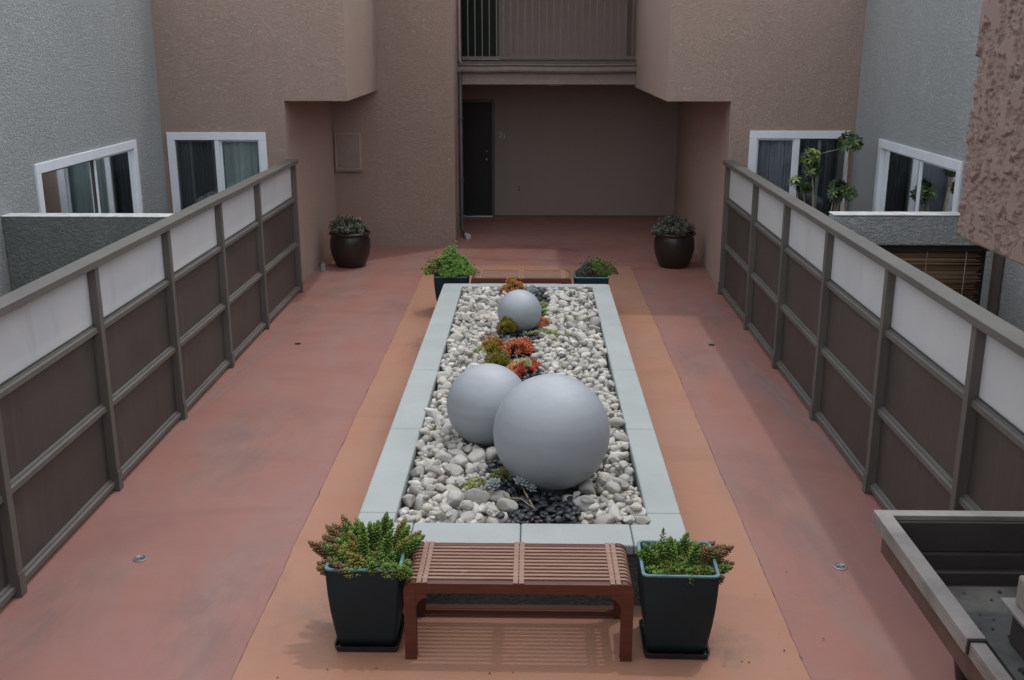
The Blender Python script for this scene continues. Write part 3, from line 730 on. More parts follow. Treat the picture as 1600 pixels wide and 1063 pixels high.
def drop(kind, a, n_cand, zmax, ylim=None):
    best = None
    for _ in range(n_cand):
        x = R.uniform(IX0 + a * .7, IX1 - a * .7); y = R.uniform(*(ylim or (IY0 + a * .7, IY1 - a * .7)))
        y = min(max(y, IY0 + a * .7), IY1 - a * .7)
        bl = blackness(x, y)
        if (kind == 'p') != (bl < 0): continue
        ix = int((x - IX0) / G); iy = int((y - IY0) / G); q = int(a / G) + 1
        i0, i1, j0, j1 = max(0, ix-q), min(nx, ix+q+1), max(0, iy-q), min(ny, iy+q+1)
        sx = (GX[i0:i1, j0:j1] - x) / a; sy = (GY[i0:i1, j0:j1] - y) / a; rr_ = 1 - sx*sx - sy*sy
        msk = rr_ > 0
        if not msk.any(): continue
        hz = a * .62
        bot = -hz * np.sqrt(np.where(msk, rr_, 0))
        zc = np.where(msk & (rr_ > .35), Hm[i0:i1, j0:j1] - bot, -9).max() - .25 * hz
        if zc + hz > zmax: continue
        if best is None or zc < best[0]: best = (zc, x, y, i0, i1, j0, j1, msk, rr_, hz)
    if best is None: return False
    zc, x, y, i0, i1, j0, j1, msk, rr_, hz = best
    top = zc + hz * np.sqrt(np.where(msk, rr_, 0))
    Hm[i0:i1, j0:j1] = np.where(msk, np.maximum(Hm[i0:i1, j0:j1], top), Hm[i0:i1, j0:j1])
    # orientation: flat-lying with a random tilt
    rot = (R.gauss(0, .35), R.gauss(0, .35), R.uniform(0, 6.28))
    ex = R.uniform(.95, 1.45) if kind == 's' else R.uniform(.95, 1.12)
    sc = (a * ex * 1.12, a / ex * 1.2, hz * R.uniform(1.15, 1.5) * (1 if kind == 's' else .8))
    placed.append((kind, R.randrange(14 if kind == 's' else 8), (x, y, zc), rot, sc)); return True
for i in range(1500): drop('s', R.uniform(.038, .068) if R.random() < .55 else R.uniform(.026, .042), 7, .45)
for i in range(1100): drop('s', R.uniform(.020, .040), 7, .435)
for i in range(3200): drop('p', R.uniform(.015, .032), 5, .405)
for i in range(700): drop('s', R.uniform(.012, .020), 5, .42)

def xf(loc, rot, sc):
    e = Matrix.LocRotScale(Vector(loc), __import__('mathutils').Euler(rot), Vector(sc)); return e
def merged(items, kinds, name, mat):
    V = []; F = []; off = 0
    for it in items:
        kd, vi, loc, rot, sc = it
        v, f = kinds[vi]
        Mx = np.array(xf(loc, rot, sc)); vv = v @ Mx[:3, :3].T + Mx[:3, 3]
        V.append(vv); F.append(f + off); off += len(v)
    V = np.concatenate(V); F = np.concatenate(F)
    me = bpy.data.meshes.new(name); me.vertices.add(len(V)); me.vertices.foreach_set('co', V.ravel())
    me.loops.add(F.size); me.loops.foreach_set('vertex_index', F.ravel().astype(np.int32))
    me.polygons.add(len(F)); me.polygons.foreach_set('loop_start', np.arange(0, F.size, 3, dtype=np.int32))
    me.polygons.foreach_set('loop_total', np.full(len(F), 3, dtype=np.int32))
    me.polygons.foreach_set('use_smooth', np.ones(len(F), dtype=bool))
    me.update(calc_edges=True); me.validate(); me.materials.append(mat)
    o = bpy.data.objects.new(name, me); C.objects.link(o); return o
def size_score(it): return it[4][0] / (it[2][1]) + (it[2][2] - .33) * .25
stones = sorted([p for p in placed if p[0] == 's'], key=lambda p: -size_score(p))
pebbles = sorted([p for p in placed if p[0] == 'p'], key=lambda p: p[2][1])
for it in stones[:300]:
    o = bpy.data.objects.new('river_stone', ST[it[1]]); C.objects.link(o); o.location = it[2]; o.rotation_euler = it[3]; o.scale = it[4]
    tag(o, 'larger pale grey rounded stone lying loose near the front of the planter bed', 'stone', 'pale river stones in the planter')
tag(merged(stones[300:], ST_low, 'river_stones', M['stone']), 'smaller and farther pale grey stones covering the rest of the planter bed', 'stones', kind='stuff')
top_p = [p for p in pebbles if p[2][1] < 6.1 and p[2][2] > .335][:160]; ids = set(map(id, top_p))
for it in top_p:
    o = bpy.data.objects.new('black_pebble', PB[it[1]]); C.objects.link(o); o.location = it[2]; o.rotation_euler = it[3]; o.scale = it[4]
    tag(o, 'one of the small black polished pebbles in the patch below the largest sphere', 'pebble', 'black pebbles in front of the largest sphere')
tag(merged([p for p in pebbles if id(p) not in ids], PBa, 'black_pebbles', M['pebble']), 'dark pebbles lining the winding strip between the spheres', 'pebbles', kind='stuff')
print('stones', len(stones), 'pebbles', len(pebbles))

# ------------------------------------------------------------------ benches
def bench(label):
    t = thing('slatted_bench', label, 'bench')
    w, dp_, h = .585, .45, .445        # half width, depth, height (front at local y=0)
    R0 = .045
    for s in (-1, 1):
        for yy in (-.006, dp_ - .034):
            arc = [(s * (w - R0 + R0 * math.sin(a)), h - .004 - R0 + R0 * math.cos(a)) for a in [j * math.pi / 2 / 8 for j in range(9)]]
            q = arc + [(s * w, 0), (s * (w - .055), 0), (s * (w - .055), h - .004)]
            vs = [(a, yy, z) for a, z in q] + [(a, yy + .04, z) for a, z in q]; n = len(q); k = MB()
            k.add(vs, [tuple(range(n)), tuple(range(n, 2*n))[::-1]] + [(i, (i+1)%n, n+(i+1)%n, n+i) for i in range(n)])
            nm = k.build('leg', M['teak'], t, bevel=.003)
            k = MB()
            q = [(s*(w-.0555), h-.062), (s*(w-.0555), h-.14), (s*(w-.063), h-.132), (s*(w-.075), h-.106), (s*(w-.095), h-.092), (s*(w-.115), h-.086), (s*(w-.115), h-.062)]
            vs = [(a, yy + .004, z) for a, z in q] + [(a, yy + .036, z) for a, z in q]; n = len(q)
            k.add(vs, [tuple(range(n)), tuple(range(n, 2*n))[::-1]] + [(i, (i+1)%n, n+(i+1)%n, n+i) for i in range(n)]); k.build('bracket', M['teak'], nm)
    for yy in (-.004, dp_ - .032):
        k = MB(); k.box(-w + .0555, w - .0555, yy, yy + .036, h - .0615, h - .004); k.build('apron', M['teak'], t, bevel=.003)
    for s in (-1, 1):
        k = MB(); k.box(s * (w - .008), s * (w - .045), .037, dp_ - .037, h - .10, h - .06); k.build('side_rail', M['teak'], t, bevel=.003)
    k = MB(); k.box(-w + .059, w - .059, dp_ - .030, dp_ - .008, .012, .045); k.build('stretcher', M['teak'], t, bevel=.003)
    ns = 10; pitch = (dp_ - .11) / (ns - 1)
    for i in range(ns):
        y = .055 + i * pitch; sw = .0095
        k = MB(); pts = []
        R0 = .045
        for s in (-1, 1):
            arc = [(s * (w - R0 + R0 * math.sin(a)), h - R0 + R0 * math.cos(a)) for a in [j * math.pi / 2 / 6 for j in range(7)]]
            arc.append((s * w, h - .075))
            pts = (arc[::-1] if s < 0 else pts) + (arc if s > 0 else [])
        th = .018; q = []
        inner = []
        for s in (-1, 1):
            arc = [(s * (w - R0 + (R0 - th) * math.sin(a)), h - R0 + (R0 - th) * math.cos(a)) for a in [j * math.pi / 2 / 6 for j in range(7)]]
            arc.append((s * (w - th), h - .075))
            inner = (arc[::-1] if s < 0 else inner) + (arc if s > 0 else [])
        n = len(pts); vs = [(a, y - sw, z) for a, z in pts] + [(a, y - sw, z) for a, z in inner] + [(a, y + sw, z) for a, z in pts] + [(a, y + sw, z) for a, z in inner]
        fs = []
        for j in range(n - 1):
            fs += [(j, j+1, n+j+1, n+j), (2*n+j+1, 2*n+j, 3*n+j, 3*n+j+1), (j+1, j, 2*n+j, 2*n+j+1), (n+j, n+j+1, 3*n+j+1, 3*n+j)]
        fs += [(0, n, 3*n, 2*n), (n-1, 3*n-1, 4*n-1, 2*n-1)]
        k.add(vs, fs); k.build('slat', M['teak_top'], t, bevel=.0025)
    for x0, x1 in ((-w+.062, -w+.088), (-w+.092, -w+.118), (-.029, -.002), (.002, .029), (w-.118, w-.092), (w-.088, w-.062)):
        k = MB(); k.box(x0, x1, -.004, dp_ + .004, h - .0035, h + .003); k.build('cross_bar', M['teak_top'], t, bevel=.003)
    return t
b1 = bench('near slatted reddish wooden bench standing between the two big front planters'); b1.location = (-.060, 4.80, .004)
b2 = copy_tree(b1); b2.location = (-.125, 11.97, .004); tag(b2, 'far slatted wooden bench mostly hidden behind the far end of the raised planter')

# ------------------------------------------------------------------ square pots
def sq_ring(mb, hw, z, r): 
    pts = []
    for cx, cy, a0 in ((1, 1, 0), (-1, 1, .5), (-1, -1, 1), (1, -1, 1.5)):
        for i in range(4):
            a = (a0 + i / 6) * math.pi; pts.append((cx * (hw - r) + r * math.cos(a), cy * (hw - r) + r * math.sin(a), z))
    o = len(mb.v); mb.v += pts; return o, len(pts)
def sq_loft(mb, rings):
    ids = [sq_ring(mb, *r) for r in rings]
    for (a, n), (b_, _) in zip(ids[:-1], ids[1:]):
        for i in range(n): mb.f.append((a+i, a+(i+1)%n, b_+(i+1)%n, b_+i)); mb.m.append(0)
    return ids
def square_pot(label, hw_t, hw_b, h, saucer=True):
    t = thing('square_planter', label, 'plant pot')
    k = MB(); n = 8; rings = []
    for i in range(n + 1):
        u = i / n; rings.append((hw_b + (hw_t - hw_b) * math.sin(u * math.pi / 2) ** .9, .025 + (h - .037) * u, .025))
    ids = sq_loft(k, rings); k.f.append(tuple(range(ids[0][0], ids[0][0] + ids[0][1]))[::-1]); k.m.append(0)
    k.build('pot_body', M['pot'], t, smooth=True)
    k = MB(); sq_loft(k, [(hw_t, h - .012, .028), (hw_t + .004, h - .006, .03), (hw_t + .002, h, .03), (hw_t - .012, h, .025), (hw_t - .015, h - .01, .022), (hw_t - .018, h - .10, .02)])
    k.build('rim', M['teal'], t, smooth=False)
    k = MB(); ids = sq_loft(k, [(hw_t - .0165, h - .07, .02)]); k.f.append(tuple(range(16))); k.m.append(0); k.build('soil', M['soil'], t)
    if saucer:
        s = hw_b + .012
        k = MB(); ids = sq_loft(k, [(s, 0, .02), (s + .012, .035, .025), (s + .004, .035, .02), (s - .004, .012, .015)])
        k.f.append(tuple(range(ids[-1][0], ids[-1][0] + 16))); k.m.append(0)
        k.build('saucer', M['saucer'], t)
    return t
pL = square_pot('slate coloured square planter with a teal rim left of the near bench', .195, .150, .50); pL.location = (-.86, 5.02, .004); pL.rotation_euler.z = .0
k = MB(); k.box(.125, .145, -.2035, -.2005, .458, .475); k.build('price_tag', M['plate'], pL, loc=(0, .004, 0))
pR = copy_tree(pL); pR.location = (.768, 4.985, .004); pR.rotation_euler.z = -.02; tag(pR, 'slate coloured square planter with a teal rim right of the near bench')
for ch in list(pR.children):
    if ch.name.startswith('price_tag'): bpy.data.objects.remove(ch)
pFL = square_pot('small dark square planter at the far left corner of the raised bed', .20, .15, .45, False); pFL.location = (-.95, 12.20, .004)
pFR = copy_tree(pFL); pFR.location = (.70, 12.20, .004); tag(pFR, 'small teal rimmed square planter at the far right corner of the raised bed')

# ------------------------------------------------------------------ plants
def rnd_dir(a, rng=None):
    an = (rng or R).uniform(0, 2 * math.pi); return Vector((math.sin(a) * math.cos(an), math.sin(a) * math.sin(an), math.cos(a)))
def sedum_stem(mb, base, d, L, rad, leafL, n, droop=.3, start=.25, curl=None):
    """bottle-brush stem of short plump leaves"""
    base = Vector(base); d = Vector(d).normalized(); pts = []
    side = Vector((d.x, d.y, 0))
    for i in range(9):
        u = i / 8
        p = base + d * (L * u) + Vector((0, 0, -droop * L * u * u * (side.length)))  + (Vector(curl) * (L * u * u) if curl else Vector((0, 0, 0)))
        pts.append(p)
    for i in range(n):
        u = start + (1 - start) * i / (n - 1); q = u * 8; j = min(7, int(q)); p = pts[j].lerp(pts[j+1], q - j); t = (pts[j+1] - pts[j]).normalized()
        a = t.cross(Vector((.3, .2, 1))).normalized(); b_ = t.cross(a)
        an = i * 2.399; out = a * math.cos(an) + b_ * math.sin(an)
        k = 1 - .35 * (abs(u - .75) / .75)
        dd = out * (1.0 - .75 * max(0, (u - .8) / .2)) + t * (.45 + 1.3 * max(0, (u - .8) / .2))
        mb.leaf(p, dd, t, leafL * k, leafL * .46, leafL * .28, 5, .7)
    return pts
def sedum_pot_plant(label, loc, hw, spread, tall, lean, greens, stems, name='sedum_plant', cat='plant'):
    t = thing(name, label, cat, loc); rng = random.Random(int(loc[0] * 100))
    fol = MB(); st = MB()
    for i in range(stems):
        x = rng.uniform(-hw, hw); y = rng.uniform(-hw, hw)
        edge = max(abs(x), abs(y)) / hw
        d = Vector((x / hw * spread + lean[0] * rng.uniform(.2, 1), y / hw * spread * .6 + lean[1], rng.uniform(.7, 1.3)))
        L = tall * rng.uniform(.55, 1.0) * (1.0 if y > -hw * .3 else .55)
        g = greens(x / hw, y / hw, rng); fol.mi = g
        pts = sedum_stem(fol, (x, y, -.05), d, L, .02, .036, int(26 + L * 240), .35, .12)
        st.tube([pts[0], pts[3], pts[6]], [.004, .0035, .003], 5)
    # low carpet of green leaflets near the front of the pot
    for i in range(520):
        x = rng.uniform(-hw, hw); y = rng.uniform(-hw, hw * .4); fol.mi = 0 if rng.random() < .8 else 1
        zz = rng.uniform(-.03, .045) + .03 * noise.noise(Vector((x * 14, y * 14, loc[0])))
        for j in range(5): fol.leaf((x, y, zz), rnd_dir(rng.uniform(.3, 1.3), rng), (0, 0, 1), rng.uniform(.014, .024), .008, .005, 4)
    fol.build('foliage', [M['lf_green'], M['lf_olive'], M['lf_rust'], M['lf_lime']], t, smooth=True); st.build('stem', M['bark'], t)
    return t
def gL(x, y, r): return 2 if x < -.35 - .3 * r.random() else (1 if x < -.1 and r.random() < .6 else (1 if r.random() < .15 else 0))
def gR(x, y, r): return 2 if x > .3 and r.random() < .55 else (1 if x > 0 and r.random() < .7 else 0)
sedum_pot_plant('bushy green sedum with rusty shoots in the planter left of the near bench', (-.86, 5.02, .47), .165, .75, .25, (-.15, .12), gL, 80)
sedum_pot_plant('sparser green sedum leaning right in the planter right of the near bench', (.80, 4.985, .455), .135, .75, .21, (.40, .05), gR, 46)
sp = MB(); sp.mi = 0
t = thing('sedum_plant', 'single dark green upright sedum shoot at the back of the right front planter', 'plant', (.70, 5.10, .44))
sedum_stem(sp, (0, 0, 0), (.03, 0, 1), .16, .02, .024, 40, 0, .1); sedum_stem(sp, (.06, .0, 0), (.08, 0, 1), .10, .02, .022, 26, 0, .1); sp.build('foliage', M['lf_green'], t, smooth=True)

def clump(name, label, loc, mats, pick, n, Rx, Ry, Hh, leaf=(.02, .008, .005), rosette=8, cat='plant', up=.9, group=None, stemmat='bark'):
    """mounded plant: many small rosettes spread over a dome"""
    t = thing(name, label, cat, loc, group=group); rng = random.Random(int(abs(loc[0] * 991 + loc[1] * 77))); fol = MB(); st = MB()
    for i in range(n):
        a = rng.uniform(0, 6.283); q = math.sqrt(rng.random()); x = Rx * q * math.cos(a); y = Ry * q * math.sin(a)
        z = Hh * (1 - q * q * .8) * rng.uniform(.45, 1.05) * (1 + .55 * noise.noise(Vector((x * 9, y * 9, loc[0] * 5))))
        if rng.random() < .07: x *= 1.25; y *= 1.2; z *= 1.3
        ax = (Vector((x / Rx * .9, y / Ry * .9, up)) + rnd_dir(1.5, rng) * .25).normalized()
        fol.mi = pick(x / Rx, y / Ry, rng)
        for j in range(rosette):
            an = j * 2.399; sp_ = .35 + 1.0 * (1 - j / rosette)
            b1_ = ax.cross(Vector((.1, .3, 1))).normalized(); b2_ = ax.cross(b1_)
            d = ax + (b1_ * math.cos(an) + b2_ * math.sin(an)) * sp_
            Lf = leaf[0] * rng.uniform(.8, 1.2)
            fol.leaf(Vector((x, y, z)) - ax * .004 * (rosette - j) * .3, d, ax, Lf, leaf[1], leaf[2], 5, .6)
        if i % 3 == 0: st.tube([(x * .25, y * .25, -.01), (x * .7, y * .7, z * .5), (x, y, z)], [.004, .003, .0025], 5)
    fol.build('foliage', mats, t, smooth=True); st.build('stem', M[stemmat], t); return t
one = lambda *a: 0
Z0 = .375
clump('succulent', 'bright orange red succulent clump between the small and middle spheres', (-.12, 9.15, Z0), [M['lf_orange'], M['lf_red'], M['lf_pale']], lambda x, y, r: 0 if r.random() < .74 else (1 if r.random() < .5 else 2), 46, .125, .13, .115, (.055, .017, .010), 10)
clump('succulent', 'golden orange succulent clump left of the bright orange one', (-.335, 9.20, Z0), [M['lf_gold'], M['lf_orange'], M['lf_mustard']], lambda x, y, r: 1 if x > .35 and r.random() < .5 else (2 if y < -.3 else 0), 70, .115, .11, .115, (.036, .012, .008), 9)
clump('succulent', 'pale green trailing succulent at the left edge of the golden clump', (-.475, 9.12, Z0), [M['lf_pale']], one, 40, .065, .12, .06, (.024, .010, .006), 8)
clump('succulent', 'olive yellow fine leaved succulent mound just behind the middle sphere', (-.29, 8.78, Z0), [M['lf_mustard']], one, 110, .115, .10, .10, (.028, .007, .005), 12)
clump('succulent', 'red and cream variegated succulent beside the gap between the two near spheres', (-.09, 8.62, Z0), [M['lf_red'], M['lf_cream'], M['lf_orange']], lambda x, y, r: 1 if x > -.6 and y > -.4 and r.random() < .75 else (2 if x < -.2 else 0), 60, .10, .19, .085, (.042, .014, .008), 9)
clump('succulent', 'small red succulent at the right edge of the variegated clump', (.02, 8.70, Z0), [M['lf_red']], one, 14, .035, .06, .07, (.04, .014, .009), 9)
clump('succulent', 'round olive yellow bush leaning on the front of the smallest sphere', (-.225, 9.78, Z0 + .03), [M['lf_mustard']], one, 120, .095, .085, .15, (.032, .008, .005), 12)
clump('succulent', 'pink grey succulent left of the smallest sphere', (-.40, 9.58, Z0), [M['lf_pink'], M['lf_glauc']], lambda x, y, r: int(r.random() < .35), 26, .085, .12, .07, (.036, .014, .010), 8)
clump('succulent', 'pale glaucous rosettes behind the bright orange succulent', (-.15, 9.36, Z0), [M['lf_glauc']], one, 14, .12, .06, .075, (.04, .02, .012), 10)
clump('succulent', 'pale yellow green trailing succulent right of the foot of the smallest sphere', (.16, 9.76, Z0), [M['lf_pale']], one, 150, .21, .075, .055, (.022, .010, .006), 8)
clump('succulent', 'light green succulent tuft at the right side of the smallest sphere', (.125, 10.75, Z0), [M['lf_pale'], M['lf_lime']], lambda x, y, r: int(r.random() < .2), 40, .06, .28, .06, (.024, .010, .006), 8)
clump('succulent', 'small orange succulent close to the right side of the smallest sphere', (.125, 10.12, Z0), [M['lf_orange'], M['lf_pink']], lambda x, y, r: int(r.random() < .4), 18, .04, .16, .06, (.04, .013, .009), 8)
clump('succulent', 'golden orange succulent behind the smallest sphere at the far coping', (-.21, 11.55, Z0), [M['lf_gold'], M['lf_orange']], lambda x, y, r: int(r.random() < .25), 70, .13, .12, .14, (.038, .013, .009), 9)
clump('succulent', 'blue grey succulent right of the golden one at the far coping', (.03, 11.60, Z0), [M['lf_glauc']], one, 24, .08, .12, .06, (.035, .016, .010), 9)
clump('succulent', 'yellow green creeping sedum patch left of the black pebbles at the front', (-.345, 6.14, Z0), [M['lf_cream'], M['lf_pale'], M['lf_mustard']], lambda x, y, r: 2 if r.random() < .25 else int(r.random() < .6), 170, .075, .155, .05, (.014, .007, .005), 9)
clump('succulent', 'darker green creeping sedum patch close to the largest sphere', (-.19, 6.30, Z0), [M['lf_pale'], M['lf_mustard']], lambda x, y, r: int(r.random() < .5), 90, .085, .06, .06, (.013, .006, .004), 9)

def rosette(mb, p, ax, n, L, w, th):
    ax = Vector(ax).normalized(); a = ax.cross(Vector((.2, .1, 1))); a = a.normalized() if a.length > .05 else Vector((1, 0, 0)); b_ = ax.cross(a)
    for j in range(n):
        an = j * 2.399; u = j / n; sp_ = 1.9 * (1 - u) + .12
        d = ax + (a * math.cos(an) + b_ * math.sin(an)) * sp_
        mb.leaf(Vector(p) + ax * .02 * u, d, ax, L * (.65 + .35 * (1 - u)), w, th, 8, .68)
for x, y, z, ax, lab, tw in ((-.225, 6.02, .435, (-.25, -.3, 1), 'left grey green rosette succulent of the pair below the largest sphere', [(-.20, 6.03, .40), (-.14, 5.93, .395), (-.06, 5.93, .39), (0, 5.86, .375), (.03, 5.83, .37)]),
                         (-.055, 6.04, .45, (.12, -.3, 1), 'right grey green rosette succulent of the pair below the largest sphere', [(-.05, 6.05, .42), (-.035, 6.0, .40), (.0, 5.9, .38), (.02, 5.84, .37)])):
    t = thing('rosette_succulent', lab, 'plant', (x, y, .37)); mb = MB()
    rosette(mb, (0, 0, z - .37), ax, 22, .072, .030, .016); rosette(mb, (-.065 if x < -.1 else .05, -.02, z - .395), (-.5 if x < -.1 else .6, -.5, .8), 14, .05, .022, .013)
    mb.build('leaves', M['lf_glauc'], t, smooth=True)
    mb = MB(); mb.tube([(a - x, b_ - y, c - .37 + .012) for a, b_, c in tw], [.007, .006, .006, .005, .004][:len(tw)], 7); mb.build('stem', M['twig'], t, smooth=True)

# plants in far pots
clump('pot_plant', 'lush bright green sedum spilling over the small planter at the far left corner', (-.97, 12.15, .44), [M['lf_lime'], M['lf_olive'], M['lf_green']], lambda x, y, r: 0 if x > -.35 or r.random() < .25 else (1 if r.random() < .7 else 2), 760, .30, .20, .26, (.026, .011, .006), 9)
clump('pot_plant', 'dark green and purplish plant in the small planter at the far right corner', (.77, 12.22, .43), [M['lf_green'], M['lf_rust'], M['lf_jade']], lambda x, y, r: 2 if x < -.3 else (0 if r.random() < .8 else 1), 330, .25, .13, .20, (.024, .010, .006), 9)

# round pots with jade plants
def round_pot(label):
    t = thing('round_pot', label, 'plant pot')
    k = MB(); k.lathe([(0, .0), (.19, .0), (.215, .03), (.265, .16), (.288, .28), (.285, .38), (.268, .44), (.262, .455), (.292, .468), (.298, .485), (.290, .50), (.262, .50), (.255, .485), (.255, .40), (0, .40)], 56)
    k.build('pot_body', M['black_pot'], t, smooth=True)
    k = MB(); k.lathe([(0, .432), (.254, .425)], 40); k.build('soil', M['soil'], t)
    return t
rp = round_pot('large round dark glazed pot in the left recess'); rp.location = (-2.60, 14.77, 0)
rp2 = copy_tree(rp); rp2.location = (2.03, 14.83, 0); tag(rp2, 'large round dark glazed pot standing against the right recess wall')
def jade(label, loc, seed, sx):
    t = thing('jade_plant', label, 'plant', loc); rng = random.Random(seed); fol = MB(); st = MB()
    for i in range(95):
        a = rng.uniform(0, 6.283); q = math.sqrt(rng.random()); x = sx * q * math.cos(a); y = .26 * q * math.sin(a); z = .29 * (1 - .6 * q * q) * rng.uniform(.45, 1.1)
        st.tube([(x * .15, y * .15, -.03), (x * .6, y * .6, z * .4), (x, y, z)], [.012, .008, .005], 6)
        ax = Vector((x, y, .25)).normalized()
        for j in range(13):
            b1_ = ax.cross(Vector((.1, .3, 1))).normalized(); b2_ = ax.cross(b1_); an = j * 2.399 + i
            d = ax * rng.uniform(.1, 1) + b1_ * math.cos(an) + b2_ * math.sin(an)
            fol.leaf(Vector((x, y, z)) - ax * .006 * (13 - j), d, ax, rng.uniform(.032, .052), .026, .009, 6, .62)
    fol.build('foliage', M['lf_jade'], t, smooth=True); st.build('stem', M['bark'], t, smooth=True)
jade('dusty green jade plant in the dark round pot on the left', (-2.63, 14.77, .44), 3, .29)
jade('dusty green jade plant in the dark round pot on the right', (2.00, 14.83, .44), 9, .32)

# umbrella plant behind the right fence
t = thing('umbrella_plant', 'variegated umbrella plant with leaf whorls rising behind the right fence', 'plant', (3.35, 12.1, 0)); O = Vector((3.35, 12.1, 0))
heads = [((3.60, 12.1, 1.99), .19, 1, 26), ((3.175, 12.1, 1.83), .16, 2, 22), ((3.18, 12.05, 1.70), .13, 0, 16), ((3.0, 12.05, 1.53), .13, 2, 14), ((3.10, 12.1, 1.49), .12, 0, 14), ((3.50, 12.1, 1.47), .16, 0, 20), ((3.44, 12.05, 1.40), .13, 0, 14), ((3.60, 12.0, 1.42), .11, 0, 10)]
st = MB(); fol = MB(); rng = random.Random(5)
for (p, rad, mode, nn) in heads:
    p = Vector(p) - O
    st.tube([(p.x * .1, 0, .0), (p.x * .6, p.y * .5, p.z * .6), (p.x, p.y, p.z)], [.014, .010, .006], 6)
    for i in range(nn):
        d = rnd_dir(rng.uniform(.2, 1.9), rng); c = p + d * rad * rng.uniform(.25, .75)
        st.tube([p - Vector((0, 0, .02)), c], [.003, .002], 4, False)
        a = d.cross(Vector((0, .1, 1))).normalized(); b_ = d.cross(a)
        fol.mi = 1 if (mode == 2 and rng.random() < .45) or rng.random() < .06 else 0
        for j in range(7):
            an = j / 7 * 6.283; dd = a * math.cos(an) + b_ * math.sin(an) + d * .35 - Vector((0, 0, .25))
            fol.blade(c, dd, d, rng.uniform(.06, .09), .027)
st.tube([Vector((3.20, 12.1, 1.86)) - O, Vector((3.35, 12.1, 1.90)) - O, Vector((3.55, 12.1, 1.95)) - O], [.004, .004, .003], 5)
fol.build('foliage', [M['lf_schef'], M['lf_yel']], t, smooth=True); st.build('stem', M['twig'], t, smooth=True)
k = MB(); k.box(3.76, 3.805, 13.0, 13.045, 0, 1.98); tag(k.build('wooden_stake', M['jamb'], origin=(3.78, 13.02, 0)), 'thin grey brown upright pole beside the right window of the brown building', 'pole')

# floor drains
for i, (x, y, lab) in enumerate(((-2.43, 5.87, 'round metal floor drain near the left fence in the foreground'), (1.90, 5.85, 'round metal floor drain near the right fence in the foreground'),
                                 (-2.49, 10.7, 'small dull floor drain far along the left walkway'), (1.91, 10.74, 'small dull floor drain far along the right walkway'))):
    rr = .042 if i < 2 else .032
    k = MB(); k.lathe([(rr, .0), (rr, .005), (rr * .86, .006), (rr * .80, .003), (0, .003)], 28)
    for a in range(5): an = a / 5 * 6.28; k.lathe([(.0075, .0045), (0, .0046)], 8, (rr * .45 * math.cos(an), rr * .45 * math.sin(an), 0))
    o = k.build('floor_drain', M['metal'] if i < 2 else M['frame'], loc=(x, y, .001)); tag(o, lab, 'drain')
    k = MB(); k.box(-.03, .03, -.005, .005, .0065, .012); k.box(-.005, .005, -.02, .02, .0067, .0118); k.build('cross_bar', M['dark'] if i > 1 else M['metal'], o)

# small lantern-like fitting beside left round pot
k = MB(); k.box(-2.955, -2.90, 14.36, 14.42, .0, .10); k.tube([(-2.93, 14.39, .10), (-2.93, 14.39, .13)], .012, 8)
tag(k.build('floor_outlet_box', M['plate'], origin=(-2.93, 14.39, 0), bevel=.004), 'small grey box on the floor beside the left round pot', 'box')

# scattered dry leaves on the ochre strip and red floor
rng = random.Random(21)
for i in range(18):
    if i < 12: x = rng.uniform(.95, 1.75); y = rng.uniform(4.75, 6.1)
    else: x = rng.uniform(-1.35, 1.2); y = rng.uniform(4.6, 4.78)
    k = MB(); s = rng.uniform(.004, .009); a = rng.uniform(0, 6.28)
    k.blade((0, 0, .0), (math.cos(a), math.sin(a), .15), (0, 0, 1), s * 1.6, s, .3)
    tag(k.build('leaf_crumb', M['debris'], loc=(x, y, .007)), 'tiny dark dry leaf crumb lying on the painted floor in the foreground', 'leaf', 'leaf crumbs on the floor')

# potted plant at lower right under the roof tray
t = thing('pot_plant', 'small dry yellowish plant in a dark pot at the bottom right edge', 'plant', (2.24, 4.66, 0))
k = MB(); k.lathe([(0, 0), (.09, 0), (.12, .16), (.13, .17), (.12, .18), (.11, .17), (.105, .13), (0, .13)], 30); k.build('pot_body', M['black_pot'], t, smooth=True)
k = MB(); rng = random.Random(2)
for i in range(90): k.leaf(Vector((rng.gauss(0, .045), rng.gauss(0, .045), rng.uniform(.15, .34))), rnd_dir(rng.uniform(.2, 1.6), rng), (0, 0, 1), .03, .014, .004, 4)
k.build('foliage', leaf_mat('dry_yellow_leaf', [(.30, .17, .06), (.42, .28, .10), (.22, .18, .08)]), t)
k = MB()
for i in range(7): k.tube([(0, 0, .12), (rng.gauss(0, .04), rng.gauss(0, .04), .30)], .003, 5)
k.build('stem', M['bark'], t)

# ------------------------------------------------------------------ roof tray at lower right
t = thing('roof_parapet', 'shallow roof tray with a pale metal capped edge at the lower right corner', 'roof', (1.9, 3, 1.0))
TX0, TY1, TZ = 1.37, 3.88, 1.30
# caps: far strip, left strip in two lengths with an overlap joint
k = MB(); k.prism([(TX0, 2.94), (TX0 + .062, 2.94), (TX0 + .062, TY1 - .052), (3.3, TY1 - .052), (3.3, TY1), (TX0, TY1)], TZ - .022, TZ); cp = k.build('cap', M['tray_cap'], t, bevel=.003)
k = MB(); k.box(TX0, TX0 + .012, 2.94, TY1, TZ - .056, TZ - .0225); k.build('cap_lip', M['tray_cap'], cp)
k = MB(); k.box(TX0 + .008, TX0 + .055, .4, 2.95, TZ - .032, TZ - .0085); cp = k.build('cap', M['tray_cap'], t, bevel=.003)
k = MB(); k.box(TX0 + .008, TX0 + .018, .4, 2.93, TZ - .058, TZ - .0325); k.build('cap_lip', M['tray_cap'], cp)
k = MB(); k.box(TX0 + .003, TX0 + .060, 2.928, 2.9395, TZ - .051, TZ - .003); k.build('joint', M['dark'], t)
